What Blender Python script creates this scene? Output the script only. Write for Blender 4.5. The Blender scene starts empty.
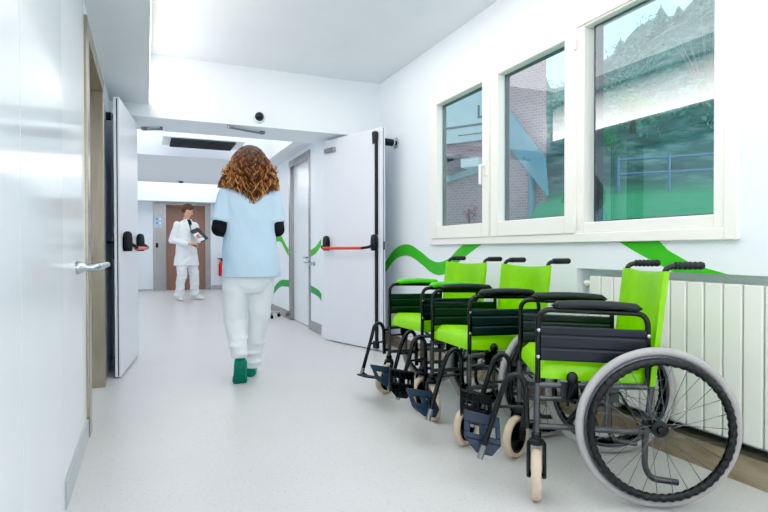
import bpy, bmesh, math, random
from mathutils import Vector, Matrix, Quaternion, noise
random.seed(7)
PI = math.pi
SC = bpy.context.scene
COL = SC.collection
V = Vector

# ------------------------------------------------------------------ materials
def lin(h):
    h = h.lstrip('#')
    c = [int(h[i:i + 2], 16) / 255 for i in (0, 2, 4)]
    return tuple(x / 12.92 if x <= .04045 else ((x + .055) / 1.055) ** 2.4 for x in c) + (1,)

MATS = {}
def mat(name, col, rough=.5, metal=0., var=0., vscale=8., bump=0., bscale=60., coat=0., spec=.5, stretch=None, emit=0., sub=0.):
    """principled material whose colour and relief come from procedural noise"""
    if name in MATS: return MATS[name]
    m = bpy.data.materials.new(name); m.use_nodes = True
    nt = m.node_tree; b = nt.nodes['Principled BSDF']
    c = lin(col)
    b.inputs['Base Color'].default_value = c
    b.inputs['Roughness'].default_value = rough
    b.inputs['Metallic'].default_value = metal
    b.inputs['Specular IOR Level'].default_value = spec
    if coat: b.inputs['Coat Weight'].default_value = coat; b.inputs['Coat Roughness'].default_value = .08
    if emit: b.inputs['Emission Color'].default_value = c; b.inputs['Emission Strength'].default_value = emit
    if sub: b.inputs['Subsurface Weight'].default_value = sub; b.inputs['Subsurface Radius'].default_value = (.01, .004, .002)
    tc = nt.nodes.new('ShaderNodeTexCoord'); mp = nt.nodes.new('ShaderNodeMapping')
    nt.links.new(tc.outputs['Object'], mp.inputs['Vector'])
    if stretch: mp.inputs['Scale'].default_value = stretch
    if var:
        n = nt.nodes.new('ShaderNodeTexNoise'); n.inputs['Scale'].default_value = vscale; n.inputs['Detail'].default_value = 5
        nt.links.new(mp.outputs['Vector'], n.inputs['Vector'])
        r = nt.nodes.new('ShaderNodeValToRGB')
        r.color_ramp.elements[0].position = .3; r.color_ramp.elements[1].position = .7
        r.color_ramp.elements[0].color = tuple(x * (1 - var) for x in c[:3]) + (1,)
        r.color_ramp.elements[1].color = tuple(min(1, x * (1 + var * .6)) for x in c[:3]) + (1,)
        nt.links.new(n.outputs['Fac'], r.inputs['Fac']); nt.links.new(r.outputs['Color'], b.inputs['Base Color'])
    if bump:
        n2 = nt.nodes.new('ShaderNodeTexNoise'); n2.inputs['Scale'].default_value = bscale; n2.inputs['Detail'].default_value = 4
        nt.links.new(mp.outputs['Vector'], n2.inputs['Vector'])
        bp = nt.nodes.new('ShaderNodeBump'); bp.inputs['Strength'].default_value = bump; bp.inputs['Distance'].default_value = .01
        nt.links.new(n2.outputs['Fac'], bp.inputs['Height']); nt.links.new(bp.outputs['Normal'], b.inputs['Normal'])
    MATS[name] = m
    return m

M_WALL = mat('wall_paint', '#e9eff4', .55, var=.02, vscale=2, bump=.03, bscale=180)
M_CEIL = mat('ceiling_paint', '#e6eaee', .7, var=.02, vscale=3)
M_PANEL = mat('glossy_wall_panel', '#e9f1f6', .17, var=.02, vscale=1.5, coat=.4)
M_DOOR = mat('white_door_laminate', '#e6eaf1', .3, var=.015, vscale=3, bump=.015, bscale=90)
M_DOORG = mat('satin_door_laminate', '#e8eef3', .22, var=.02, vscale=3, coat=.3)
M_STEEL = mat('brushed_steel', '#b2a898', .27, .95, var=.12, vscale=5, stretch=(20, 20, .6), bump=.04, bscale=40)
M_STEELG = mat('grey_brushed_steel', '#a5a3a0', .25, .95, var=.10, vscale=4, stretch=(20, 20, .5), bump=.03, bscale=40)
M_KERB = mat('worn_steel_plinth', '#b3a48c', .42, .55, var=.25, vscale=5, stretch=(1, 1, 5))
M_LEDGE = mat('dark_steel_ledge', '#6d6a5c', .45, .7, var=.2, vscale=6)
M_CHROME = mat('polished_chrome', '#b9bfc4', .14, 1., var=.03)
M_ALU = mat('aluminium', '#94989a', .35, .9, var=.08, vscale=20)
M_PVC = mat('cream_window_plastic', '#f1efe8', .3, var=.015, vscale=4)
M_GASK = mat('dark_gasket', '#3b4148', .5, var=.1)
M_RAD = mat('radiator_enamel', '#eceee8', .3, var=.02, vscale=6)
M_BLACKP = mat('black_plastic', '#101214', .42, var=.2, vscale=30)
M_RED = mat('red_push_bar', '#d8391f', .35, var=.05)
M_REDP = mat('red_enamel', '#cf2421', .3, var=.05)
M_GREY = mat('grey_plastic', '#b9bcc0', .4, var=.05)
M_TUBE = mat('black_painted_tube', '#18191b', .34, .1, var=.2, vscale=20, bump=.03, bscale=120)
M_TUBEG = mat('grey_painted_tube', '#5c5e61', .34, .5, var=.2, vscale=25, bump=.03, bscale=120)
M_LIME = mat('lime_vinyl', '#8cd800', .38, var=.1, vscale=7, bump=.18, bscale=14)
M_LIMES = mat('lime_vinyl_sling', '#86d200', .42, var=.12, vscale=6, bump=.6, bscale=9)
M_PAD = mat('black_armrest_vinyl', '#191c20', .5, var=.12, vscale=20, bump=.06, bscale=50)
M_PADG = mat('green_armrest_vinyl', '#52c31b', .4, var=.1, vscale=14, bump=.06, bscale=50)
M_SKIRT = mat('dark_side_panel', '#1a1f29', .5, var=.1, vscale=12, bump=.04, bscale=40)
M_SKIRTG = mat('dark_green_side_panel', '#0d211f', .5, var=.1, vscale=12, bump=.04, bscale=40)
M_TIRE = mat('grey_rubber_tyre', '#b1adad', .6, var=.08, vscale=18, bump=.08, bscale=100)
M_BEIGE = mat('beige_rubber_tyre', '#d3bda8', .6, var=.08, vscale=18, bump=.05, bscale=100)
M_HRIM = mat('black_ribbed_hand_rim', '#131416', .45, var=.15, vscale=30)
M_RIM = mat('grey_wheel_rim', '#5d6268', .35, .8, var=.1)
M_SPOKE = mat('dull_spoke_wire', '#77797b', .35, .8, var=.1)
M_NAVY = mat('navy_plastic', '#172a42', .45, var=.15, vscale=15)
M_GREEN = mat('green_wall_vinyl', '#3cb81a', .45, var=.04, vscale=5)
M_GREEND = mat('dark_green_wall_vinyl', '#0f9a3c', .45, var=.04, vscale=5)
M_BROWN = mat('brown_lift_laminate', '#95705f', .35, var=.12, vscale=9, stretch=(3, 3, .4))
M_SKIN = mat('skin', '#d9a98c', .5, var=.06, vscale=10, sub=.1)
M_SCRUB = mat('light_blue_scrub_cloth', '#bcd5ea', .8, var=.05, vscale=5, bump=.5, bscale=7)
M_WHITEC = mat('white_cotton_cloth', '#eef2f5', .8, var=.03, vscale=5, bump=.4, bscale=9)
M_TROUS = mat('white_trouser_cloth', '#e8edf0', .8, var=.03, vscale=5, bump=.55, bscale=9, stretch=(1, 1, .6))
M_BLACKC = mat('black_knit', '#14151a', .85, var=.2, vscale=30, bump=.2, bscale=40)
M_NAVYC = mat('navy_cotton', '#1d2736', .85, var=.15, vscale=20)
M_CLOG = mat('green_rubber_clog', '#07866e', .45, var=.1, vscale=12)
M_SOLE = mat('green_clog_sole', '#0a7a66', .55, var=.15, vscale=25, bump=.4, bscale=45)
M_WSOLE = mat('white_rubber', '#e4e8ea', .5, var=.03)
M_HAIRB = mat('short_brown_hair', '#5d3f2d', .6, var=.35, vscale=40, bump=.5, bscale=80)
M_PAPER = mat('white_paper', '#f3f4f5', .8, var=.01)
M_FOLD = mat('dark_grey_folder', '#33373d', .5, var=.06)
M_EYE = mat('dark_eye', '#2a211c', .3, var=.1)
M_LIP = mat('lip_skin', '#b9786a', .5, var=.05)
M_INK = mat('dark_sign_ink', '#3b3f47', .5, var=.05)
M_BLUEP = mat('pale_blue_notice', '#b8c8dd', .5, var=.1, vscale=30)
M_GRILLE = mat('dark_vent_grille', '#4a5157', .5, .3, var=.1)

def floor_mat():
    m = bpy.data.materials.new('speckled_vinyl_floor'); m.use_nodes = True; MATS['floor'] = m
    nt = m.node_tree; b = nt.nodes['Principled BSDF']; N = nt.nodes.new; L = nt.links.new
    tc = N('ShaderNodeTexCoord')
    n1 = N('ShaderNodeTexNoise'); n1.inputs['Scale'].default_value = 1.6; n1.inputs['Detail'].default_value = 6
    r1 = N('ShaderNodeValToRGB'); r1.color_ramp.elements[0].color = lin('#cac9c9'); r1.color_ramp.elements[1].color = lin('#d6d4d4')
    v = N('ShaderNodeTexVoronoi'); v.inputs['Scale'].default_value = 46
    r2 = N('ShaderNodeValToRGB'); r2.color_ramp.elements[0].position = .10; r2.color_ramp.elements[1].position = .2
    r2.color_ramp.elements[0].color = (.55, .56, .55, 1); r2.color_ramp.elements[1].color = (1, 1, 1, 1)
    n2 = N('ShaderNodeTexNoise'); n2.inputs['Scale'].default_value = 60; n2.inputs['Detail'].default_value = 3
    r3 = N('ShaderNodeValToRGB'); r3.color_ramp.elements[0].position = .35; r3.color_ramp.elements[1].position = .55
    r3.color_ramp.elements[0].color = (.86, .87, .87, 1); r3.color_ramp.elements[1].color = (1, 1, 1, 1)
    m1 = N('ShaderNodeMixRGB'); m1.blend_type = 'MULTIPLY'; m1.inputs[0].default_value = .55
    m2 = N('ShaderNodeMixRGB'); m2.blend_type = 'MULTIPLY'; m2.inputs[0].default_value = .35
    for t in (n1, v, n2): L(tc.outputs['Object'], t.inputs['Vector'])
    L(n1.outputs['Fac'], r1.inputs['Fac']); L(v.outputs['Distance'], r2.inputs['Fac']); L(n2.outputs['Fac'], r3.inputs['Fac'])
    L(r1.outputs['Color'], m1.inputs[1]); L(r2.outputs['Color'], m1.inputs[2])
    L(m1.outputs['Color'], m2.inputs[1]); L(r3.outputs['Color'], m2.inputs[2])
    L(m2.outputs['Color'], b.inputs['Base Color'])
    b.inputs['Roughness'].default_value = .32; b.inputs['Specular IOR Level'].default_value = .45
    return m
M_FLOOR = floor_mat()

def emit_mat(name, col, s, ramp=None):
    m = bpy.data.materials.new(name); m.use_nodes = True; nt = m.node_tree
    nt.nodes.remove(nt.nodes['Principled BSDF'])
    e = nt.nodes.new('ShaderNodeEmission'); e.inputs['Color'].default_value = lin(col); e.inputs['Strength'].default_value = s
    if ramp:   # strength falls off upwards: a lamp tucked low behind a diffuser
        tc = nt.nodes.new('ShaderNodeTexCoord'); sp = nt.nodes.new('ShaderNodeSeparateXYZ'); mr = nt.nodes.new('ShaderNodeMapRange')
        mr.inputs['From Min'].default_value = ramp[0]; mr.inputs['From Max'].default_value = ramp[1]
        mr.inputs['To Min'].default_value = s; mr.inputs['To Max'].default_value = s * ramp[2]
        nt.links.new(tc.outputs['Object'], sp.inputs[0]); nt.links.new(sp.outputs['Z'], mr.inputs['Value']); nt.links.new(mr.outputs['Result'], e.inputs['Strength'])
    nt.links.new(e.outputs[0], nt.nodes['Material Output'].inputs['Surface'])
    return m

def glass_mat():
    m = bpy.data.materials.new('window_glass'); m.use_nodes = True; nt = m.node_tree
    nt.nodes.remove(nt.nodes['Principled BSDF']); N = nt.nodes.new; L = nt.links.new
    t = N('ShaderNodeBsdfTransparent'); t.inputs['Color'].default_value = (.62, .84, .87, 1)
    g = N('ShaderNodeBsdfGlossy'); g.inputs['Roughness'].default_value = .015; g.inputs['Color'].default_value = (.95, .97, 1, 1)
    f = N('ShaderNodeLayerWeight'); f.inputs['Blend'].default_value = .5
    pw = N('ShaderNodeMath'); pw.operation = 'POWER'; pw.inputs[1].default_value = 4.0
    mr = N('ShaderNodeMapRange'); mr.inputs['To Min'].default_value = .15; mr.inputs['To Max'].default_value = .9
    L(f.outputs['Facing'], pw.inputs[0]); L(pw.outputs[0], mr.inputs['Value'])
    n = N('ShaderNodeTexNoise'); n.inputs['Scale'].default_value = 1.2
    bp = N('ShaderNodeBump'); bp.inputs['Strength'].default_value = .02; bp.inputs['Distance'].default_value = .02
    L(n.outputs['Fac'], bp.inputs['Height']); L(bp.outputs['Normal'], g.inputs['Normal'])
    x = N('ShaderNodeMixShader'); L(mr.outputs['Result'], x.inputs[0])
    L(t.outputs[0], x.inputs[1]); L(g.outputs[0], x.inputs[2]); L(x.outputs[0], nt.nodes['Material Output'].inputs['Surface'])
    return m
M_GLASS = glass_mat()

def hair_mat():
    m = bpy.data.materials.new('copper_curls'); m.use_nodes = True; nt = m.node_tree; b = nt.nodes['Principled BSDF']
    a = nt.nodes.new('ShaderNodeAttribute'); a.attribute_name = 'tone'
    r = nt.nodes.new('ShaderNodeValToRGB')
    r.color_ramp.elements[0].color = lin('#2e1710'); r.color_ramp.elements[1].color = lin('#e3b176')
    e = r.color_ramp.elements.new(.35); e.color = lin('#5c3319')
    e = r.color_ramp.elements.new(.7); e.color = lin('#b57a45')
    nt.links.new(a.outputs['Fac'], r.inputs['Fac']); nt.links.new(r.outputs['Color'], b.inputs['Base Color'])
    b.inputs['Roughness'].default_value = .42
    return m
M_CURL = hair_mat()

def brick_mat():
    m = bpy.data.materials.new('pink_brick'); m.use_nodes = True; nt = m.node_tree; b = nt.nodes['Principled BSDF']; N = nt.nodes.new; L = nt.links.new
    tc = N('ShaderNodeTexCoord'); mp = N('ShaderNodeMapping'); mp.inputs['Rotation'].default_value = (PI / 2, 0, 0)
    br = N('ShaderNodeTexBrick'); br.inputs['Scale'].default_value = 5.5; br.inputs['Mortar Size'].default_value = .022
    br.inputs['Color1'].default_value = lin('#d1999c'); br.inputs['Color2'].default_value = lin('#bd888f'); br.inputs['Mortar'].default_value = lin('#cfc4ca')
    L(tc.outputs['Object'], mp.inputs['Vector']); L(mp.outputs['Vector'], br.inputs['Vector']); L(br.outputs['Color'], b.inputs['Base Color'])
    b.inputs['Roughness'].default_value = .85
    return m
M_BRICK = brick_mat()

def ground_mat():
    m = bpy.data.materials.new('grass_and_scrub_hill'); m.use_nodes = True; nt = m.node_tree; b = nt.nodes['Principled BSDF']; N = nt.nodes.new; L = nt.links.new
    tc = N('ShaderNodeTexCoord')
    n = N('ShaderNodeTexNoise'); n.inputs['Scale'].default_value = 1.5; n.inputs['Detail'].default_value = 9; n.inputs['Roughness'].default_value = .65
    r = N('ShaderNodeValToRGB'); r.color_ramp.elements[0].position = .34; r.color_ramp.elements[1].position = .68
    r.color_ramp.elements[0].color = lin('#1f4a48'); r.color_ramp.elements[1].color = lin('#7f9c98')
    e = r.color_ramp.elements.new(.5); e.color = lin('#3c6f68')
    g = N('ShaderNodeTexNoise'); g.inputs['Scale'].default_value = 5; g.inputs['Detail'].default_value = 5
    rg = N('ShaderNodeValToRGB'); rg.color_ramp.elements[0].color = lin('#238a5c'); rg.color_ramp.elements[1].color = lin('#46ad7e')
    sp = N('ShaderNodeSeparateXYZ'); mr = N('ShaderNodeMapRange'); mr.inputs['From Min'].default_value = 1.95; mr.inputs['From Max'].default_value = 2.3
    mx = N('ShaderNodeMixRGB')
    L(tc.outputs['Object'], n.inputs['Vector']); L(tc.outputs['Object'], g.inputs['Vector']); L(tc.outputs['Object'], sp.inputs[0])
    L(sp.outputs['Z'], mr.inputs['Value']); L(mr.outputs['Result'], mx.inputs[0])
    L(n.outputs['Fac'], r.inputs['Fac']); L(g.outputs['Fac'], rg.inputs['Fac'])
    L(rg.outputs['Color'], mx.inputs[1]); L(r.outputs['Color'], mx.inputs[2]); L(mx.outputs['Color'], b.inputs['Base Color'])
    b.inputs['Roughness'].default_value = .9; b.inputs['Specular IOR Level'].default_value = .1
    return m
M_HILL = ground_mat()
M_LEAF = mat('dark_conifer_needles', '#5aaea6', .9, var=.3, vscale=3, spec=.05)
M_BUSH = mat('hillside_foliage', '#6fae9c', .9, var=.4, vscale=2.5, spec=.05)
M_BUSHB = mat('bright_shrub_foliage', '#3aa85c', .9, var=.35, vscale=3, spec=.05)
M_BARK = mat('bark', '#5b4a3f', .9, var=.3, vscale=8)
M_TWIG = mat('pale_bare_twigs', '#9fa39a', .9, var=.2, vscale=8)
M_SIGNB = mat('pale_blue_board', '#c3d2dd', .5, var=.04)
M_SOFF = mat('blue_grey_eave', '#7fa6bd', .5, var=.05)
M_RAIL = mat('blue_grey_rail', '#6e93bd', .4, .4, var=.1)
M_FLOW = mat('red_blossom', '#a83040', .7, var=.3, vscale=9)

# ------------------------------------------------------------------ mesh helpers
def fillet(pts, rad, n=6, closed=False):
    pts = [V(p) for p in pts]; out = []
    N = len(pts)
    for i, p in enumerate(pts):
        if not closed and i in (0, N - 1): out.append(p); continue
        a = pts[i - 1]; b = pts[(i + 1) % N]
        da, db = a - p, b - p
        r = min(rad, da.length * .49, db.length * .49)
        s, e = p + da.normalized() * r, p + db.normalized() * r
        for k in range(n + 1):
            t = k / n
            out.append(s * (1 - t) ** 2 + p * 2 * t * (1 - t) + e * t * t)
    return out

class MB:
    def __init__(s): s.v = []; s.f = []; s.tone = []
    def add(s, vs, fs, M=None):
        o = len(s.v)
        s.v += [tuple(M @ V(p)) if M else tuple(p) for p in vs]
        s.f += [tuple(i + o for i in f) for f in fs]
        return s
    def box(s, x0, x1, y0, y1, z0, z1, M=None):
        return s.add([(x0, y0, z0), (x1, y0, z0), (x1, y1, z0), (x0, y1, z0), (x0, y0, z1), (x1, y0, z1), (x1, y1, z1), (x0, y1, z1)],
                     [(0, 3, 2, 1), (4, 5, 6, 7), (0, 1, 5, 4), (1, 2, 6, 5), (2, 3, 7, 6), (3, 0, 4, 7)], M)
    def tube(s, pts, r, seg=10, closed=False, ell=None, M=None):
        pts = [V(p) for p in pts]; n = len(pts)
        rs = r if isinstance(r, (list, tuple)) else [r] * n
        T = []
        for i in range(n):
            a = pts[i - 1] if (i or closed) else pts[i]; b = pts[(i + 1) % n] if (i < n - 1 or closed) else pts[i]
            T.append((b - a).normalized())
        ref = V((0, 0, 1)) if abs(T[0].z) < .9 else V((1, 0, 0))
        u = T[0].cross(ref).normalized(); vs = []; prev = T[0]
        for i in range(n):
            q = prev.rotation_difference(T[i]); u = q @ u; u = (u - T[i] * u.dot(T[i])).normalized(); prev = T[i]
            w = T[i].cross(u)
            for k in range(seg):
                a = 2 * PI * k / seg
                e0, e1 = ell if ell else (1, 1)
                vs.append(pts[i] + (u * math.cos(a) * e0 + w * math.sin(a) * e1) * rs[i])
        fs = []
        for i in range(n if closed else n - 1):
            j = (i + 1) % n
            for k in range(seg):
                l = (k + 1) % seg
                fs.append((i * seg + k, i * seg + l, j * seg + l, j * seg + k))
        if not closed:
            fs.append(tuple(range(seg))[::-1]); fs.append(tuple((n - 1) * seg + k for k in range(seg)))
        return s.add(vs, fs, M)
    def sphere(s, c, r, seg=14, rings=9, M=None):
        rx, ry, rz = r if isinstance(r, (tuple, list)) else (r, r, r)
        c = V(c); vs = [(c.x, c.y, c.z - rz)]
        for i in range(1, rings):
            t = -PI / 2 + PI * i / rings
            for k in range(seg):
                a = 2 * PI * k / seg
                vs.append((c.x + rx * math.cos(t) * math.cos(a), c.y + ry * math.cos(t) * math.sin(a), c.z + rz * math.sin(t)))
        vs.append((c.x, c.y, c.z + rz)); fs = []
        for k in range(seg): fs.append((0, 1 + (k + 1) % seg, 1 + k))
        for i in range(rings - 2):
            for k in range(seg):
                l = (k + 1) % seg
                fs.append((1 + i * seg + k, 1 + i * seg + l, 1 + (i + 1) * seg + l, 1 + (i + 1) * seg + k))
        b = 1 + (rings - 2) * seg
        for k in range(seg): fs.append((b + k, b + (k + 1) % seg, len(vs) - 1))
        return s.add(vs, fs, M)
    def limb(s, pts, rs, seg=14, ell=None):
        """tapered limb with round joints"""
        for p, r in zip(pts, rs): s.sphere(p, r, seg, 8)
        for (a, ra), (b, rb) in zip(zip(pts, rs), list(zip(pts, rs))[1:]): s.tube([a, b], [ra, rb], seg)
        return s
    def loft(s, secs, seg=24, power=2., M=None):
        """stack of (cx, cy, z, rx, ry) super-ellipse sections"""
        vs = []
        for cx, cy, z, rx, ry in secs:
            for k in range(seg):
                a = 2 * PI * k / seg; c, d = math.cos(a), math.sin(a)
                vs.append((cx + rx * math.copysign(abs(c) ** (2 / power), c), cy + ry * math.copysign(abs(d) ** (2 / power), d), z))
        fs = []
        for i in range(len(secs) - 1):
            for k in range(seg):
                l = (k + 1) % seg
                fs.append((i * seg + k, i * seg + l, (i + 1) * seg + l, (i + 1) * seg + k))
        fs.append(tuple(range(seg))[::-1]); fs.append(tuple((len(secs) - 1) * seg + k for k in range(seg)))
        return s.add(vs, fs, M)
    def lathe(s, prof, seg=32, M=None, ring=False):
        """profile of (r, h) turned about local z"""
        vs = []; n = len(prof)
        for r, h in prof:
            for k in range(seg):
                a = 2 * PI * k / seg; vs.append((r * math.cos(a), r * math.sin(a), h))
        fs = [(i * seg + k, i * seg + (k + 1) % seg, (i + 1) * seg + (k + 1) % seg, (i + 1) * seg + k) for i in range(n - 1) for k in range(seg)]
        if ring: fs += [((n - 1) * seg + k, (n - 1) * seg + (k + 1) % seg, (k + 1) % seg, k) for k in range(seg)]
        else: fs.append(tuple(range(seg))[::-1]); fs.append(tuple((n - 1) * seg + k for k in range(seg)))
        return s.add(vs, fs, M)
    def prism(s, poly, d0, d1, fn):
        """extrude 2-D polygon; fn(u, v, d) -> xyz"""
        n = len(poly)
        vs = [fn(u, v, d0) for u, v in poly] + [fn(u, v, d1) for u, v in poly]
        fs = [tuple(range(n)), tuple(range(2 * n - 1, n - 1, -1))] + [(i, i + n, (i + 1) % n + n, (i + 1) % n) for i in range(n)]
        return s.add(vs, fs)
    def mesh(s, name):
        me = bpy.data.meshes.new(name); me.from_pydata(s.v, [], s.f)
        bm = bmesh.new(); bm.from_mesh(me); bmesh.ops.recalc_face_normals(bm, faces=bm.faces); bm.to_mesh(me); bm.free()
        if s.tone:
            at = me.attributes.new('tone', 'FLOAT', 'POINT'); at.data.foreach_set('value', s.tone)
        return me

def put(name, me, m, parent=None, loc=None, rotz=0, angle=40, bevel=0, bseg=2, label=None):
    o = bpy.data.objects.new(name, me); COL.objects.link(o)
    if m is not None:
        me.materials.clear(); me.materials.append(m)
    me.polygons.foreach_set('use_smooth', [angle > 1] * len(me.polygons))
    if angle > 1: me.set_sharp_from_angle(angle=math.radians(angle))
    if parent: o.parent = parent
    if loc: o.location = loc
    o.rotation_euler.z = rotz
    if bevel:
        b = o.modifiers.new('bevel', 'BEVEL'); b.width = bevel; b.segments = bseg; b.limit_method = 'ANGLE'; b.angle_limit = math.radians(40)
    if label: o['label'] = label
    return o
def obj(name, mb, m, parent=None, **k): return put(name, mb.mesh(name), m, parent, **k)
def tag(o, label, cat, group=None, kind=None):
    if label: o['label'] = label
    if cat: o['category'] = cat
    if group: o['group'] = group
    if kind: o['kind'] = kind
    return o
def thing(name, label, cat, loc=(0, 0, 0), rotz=0, group=None):
    o = bpy.data.objects.new(name, None); COL.objects.link(o); o.location = loc; o.rotation_euler.z = rotz
    o.empty_display_size = .1
    return tag(o, label, cat, group)
def struct(name, mb, m, parent=None, **k):
    o = obj(name, mb, m, parent, **k)
    if not parent: o['kind'] = 'structure'
    return o
def remeshed(mb, voxel, smooth=4, name='body'):
    """fuse overlapping solids into one continuous skin"""
    me = mb.mesh('raw'); o = bpy.data.objects.new('raw', me); COL.objects.link(o)
    r = o.modifiers.new('r', 'REMESH'); r.mode = 'VOXEL'; r.voxel_size = voxel
    s = o.modifiers.new('s', 'SMOOTH'); s.factor = .5; s.iterations = smooth
    dg = bpy.context.evaluated_depsgraph_get(); dg.update()
    out = bpy.data.meshes.new_from_object(o.evaluated_get(dg)); out.name = name
    bpy.data.objects.remove(o); bpy.data.meshes.remove(me)
    return out
def crease(me, amp, sc, fade=None):
    """push a garment's skin in and out along its normals: soft folds"""
    ns = [v.normal.copy() for v in me.vertices]
    for v, n in zip(me.vertices, ns):
        p = v.co; q = V((p.x * sc[0] + p.z * sc[3], p.y * sc[1], p.z * sc[2]))
        h = noise.noise(q) + .5 * noise.noise(q * 2.1)
        h = (1 - abs(h) * 1.6) - .5                       # ridged: narrow crests between broad hollows
        v.co = p + n * amp * h * (fade(p) if fade else 1)
    return me
def axis_m(p, axis):
    """matrix taking local z to axis, origin to p"""
    return Matrix.Translation(V(p)) @ V((0, 0, 1)).rotation_difference(V(axis).normalized()).to_matrix().to_4x4()

# ------------------------------------------------------------------ camera
def set_camera():
    yaw, pit, rol, f = math.radians(23.7), math.radians(-.68), math.radians(-.1), 540.
    F = V((math.sin(yaw), math.cos(yaw), 0)); R = V((math.cos(yaw), -math.sin(yaw), 0)); U = V((0, 0, 1))
    F2 = F * math.cos(pit) + U * math.sin(pit); U2 = U * math.cos(pit) - F * math.sin(pit)
    R3 = R * math.cos(rol) + U2 * math.sin(rol); U3 = U2 * math.cos(rol) - R * math.sin(rol)
    cam = bpy.data.cameras.new('camera'); o = bpy.data.objects.new('camera', cam); COL.objects.link(o)
    Mx = Matrix.Identity(4)
    for i, a in enumerate((R3, U3, -F2)):
        for j in range(3): Mx[j][i] = a[j]
    Mx.translation = V((0, 0, 1)); o.matrix_world = Mx
    cam.sensor_width = 36; cam.lens = f / 768 * 36; cam.clip_start = .02; cam.clip_end = 500
    SC.camera = o
set_camera()

# ------------------------------------------------------------------ room shell
XL, XR, YB, YE, ZC = -.30, 2.335, -3.0, 14.35, 2.80
struct('floor', MB().box(-1.0, 2.7, YB, YE + .3, -.1, 0), M_FLOOR)
struct('ceiling', MB().box(.0, 2.7, YB, 5.42, ZC, ZC + .1), M_CEIL)
struct('ceiling_soffit', MB().box(-.5, .027, YB, 5.42, 2.335, ZC + .1), M_CEIL)
# left wall with the recessed doorway
wl = MB()
wl.box(-.6, XL, YB, 3.30, 0, 2.9); wl.box(-.6, XL, 4.46, YE, 0, 2.9); wl.box(-.6, XL, 3.30, 4.46, 2.2, 2.9); wl.box(-.6, -.5, 3.2, 4.5, 0, 2.3)
struct('wall_left', wl, M_WALL)
struct('wall_back', MB().box(-.6, 2.7, YB - .2, YB, 0, 2.9), M_WALL)
# right wall: window hole, radiator recess
wr = MB(); X1 = 2.395
WY0, WY1, WZ0, WZ1 = 1.512, 4.25, 1.04, 2.35
RY, RZ, RX = 2.472, .888, 2.428
wr.box(XR, X1, YB, 5.8, WZ1, 2.9)
wr.box(XR, X1, YB, WY0, RZ, WZ1)
wr.box(XR, X1, WY1, 5.8, 0, WZ1)
wr.box(XR, X1, WY0, WY1, RZ, WZ0)
wr.box(XR, X1, RY, WY1, 0, RZ)
wr.box(RX, 2.52, YB, RY, 0, RZ); wr.box(X1, 2.52, YB, RY, RZ, RZ + .06); wr.box(X1, 2.52, RY, RY + .06, 0, RZ + .06)
wall_right = struct('wall_right', wr, M_WALL)
struct('baseboard_right', MB().box(XR - .012, XR, RY, 5.7, 0, .118).box(XR - .012, RX, YB, RY, 0, .118), M_KERB)
struct('trim_1', MB().box(XR + .002, RX, YB, RY, .118, .13), M_LEDGE)
# bulkhead over the fire doors, with the niche returns
bk = MB()
bk.box(-.5, XR + .05, 5.42, 6.02, 2.222, 2.9)
struct('wall_bulkhead', bk, M_WALL)
struct('wall_return', MB().box(1.85, 2.62, 5.74, 6.02, 0, 2.3).box(-.5, -.10, 5.62, 6.02, 0, 2.3), M_WALL)
# corridor beyond
CX = 1.87
wc = MB()
wc.box(CX, 2.1, 6.02, 6.56, 0, 2.9); wc.box(CX, 2.1, 7.60, YE, 0, 2.9); wc.box(CX, 2.1, 6.56, 7.60, 2.22, 2.9); wc.box(2.0, 2.1, 6.5, 7.7, 0, 2.3)
struct('wall_corridor', wc, M_WALL)
struct('baseboard_corridor', MB().box(CX - .012, CX, 5.76, 6.54, 0, .12).box(CX - .012, CX, 7.62, YE, 0, .12), M_STEELG)
we = MB(); we.box(-.5, .14, YE, YE + .2, 0, 3); we.box(1.48, 2.1, YE, YE + .2, 0, 3); we.box(.14, 1.48, YE, YE + .2, 2.17, 3); we.box(-.5, 2.1, YE - .45, YE, 2.17, 3.0); we.box(.1, 1.5, YE + .15, YE + .25, 0, 2.3)
struct('wall_end', we, M_WALL)
struct('baseboard_end', MB().box(1.49, CX, YE - .012, YE, 0, .1).box(XL, .13, YE - .012, YE, 0, .05), M_GREY)
# coffered ceiling of the far corridor
cc = MB()
cc.box(-.5, 1.62, 8.15, 11.4, 2.32, 2.42); cc.box(1.62, CX + .2, 6.02, YE, 2.30, 2.42)
cc.box(-.5, 2.1, 6.02, 8.3, 2.9, 3.0); cc.box(-.5, 2.1, 11.4, YE - .46, 2.95, 3.05); cc.box(-.5, 1.62, 8.15, 8.2, 2.42, 2.9); cc.box(-.5, 1.62, 11.35, 11.4, 2.42, 2.95); cc.box(1.62, 1.66, 6.02, 8.2, 2.42, 2.9)
struct('ceiling_corridor', cc, M_CEIL)

# green wave vinyl on the walls (paint on the wall, kept as parts of it)
def wave(cen, th, fn, name, m, parent):
    up, lo = [], []
    P = [V((a, b, 0)) for a, b in cen]; sm = []
    for i in range(len(P) - 1):        # Catmull-Rom
        p0, p1, p2, p3 = P[max(i - 1, 0)], P[i], P[i + 1], P[min(i + 2, len(P) - 1)]
        for k in range(8):
            t = k / 8
            sm.append(.5 * (2 * p1 + (p2 - p0) * t + (2 * p0 - 5 * p1 + 4 * p2 - p3) * t * t + (3 * p1 - p0 - 3 * p2 + p3) * t ** 3))
    sm.append(P[-1])
    mb = MB(); vs = []
    for p in sm: vs += [fn(p.x, p.y + th / 2), fn(p.x, p.y - th / 2)]
    mb.add(vs, [(2 * i, 2 * i + 1, 2 * i + 3, 2 * i + 2) for i in range(len(sm) - 1)])
    return obj(name, mb, m, parent)
fr = lambda y, z: (XR - .002, y, z)
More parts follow.
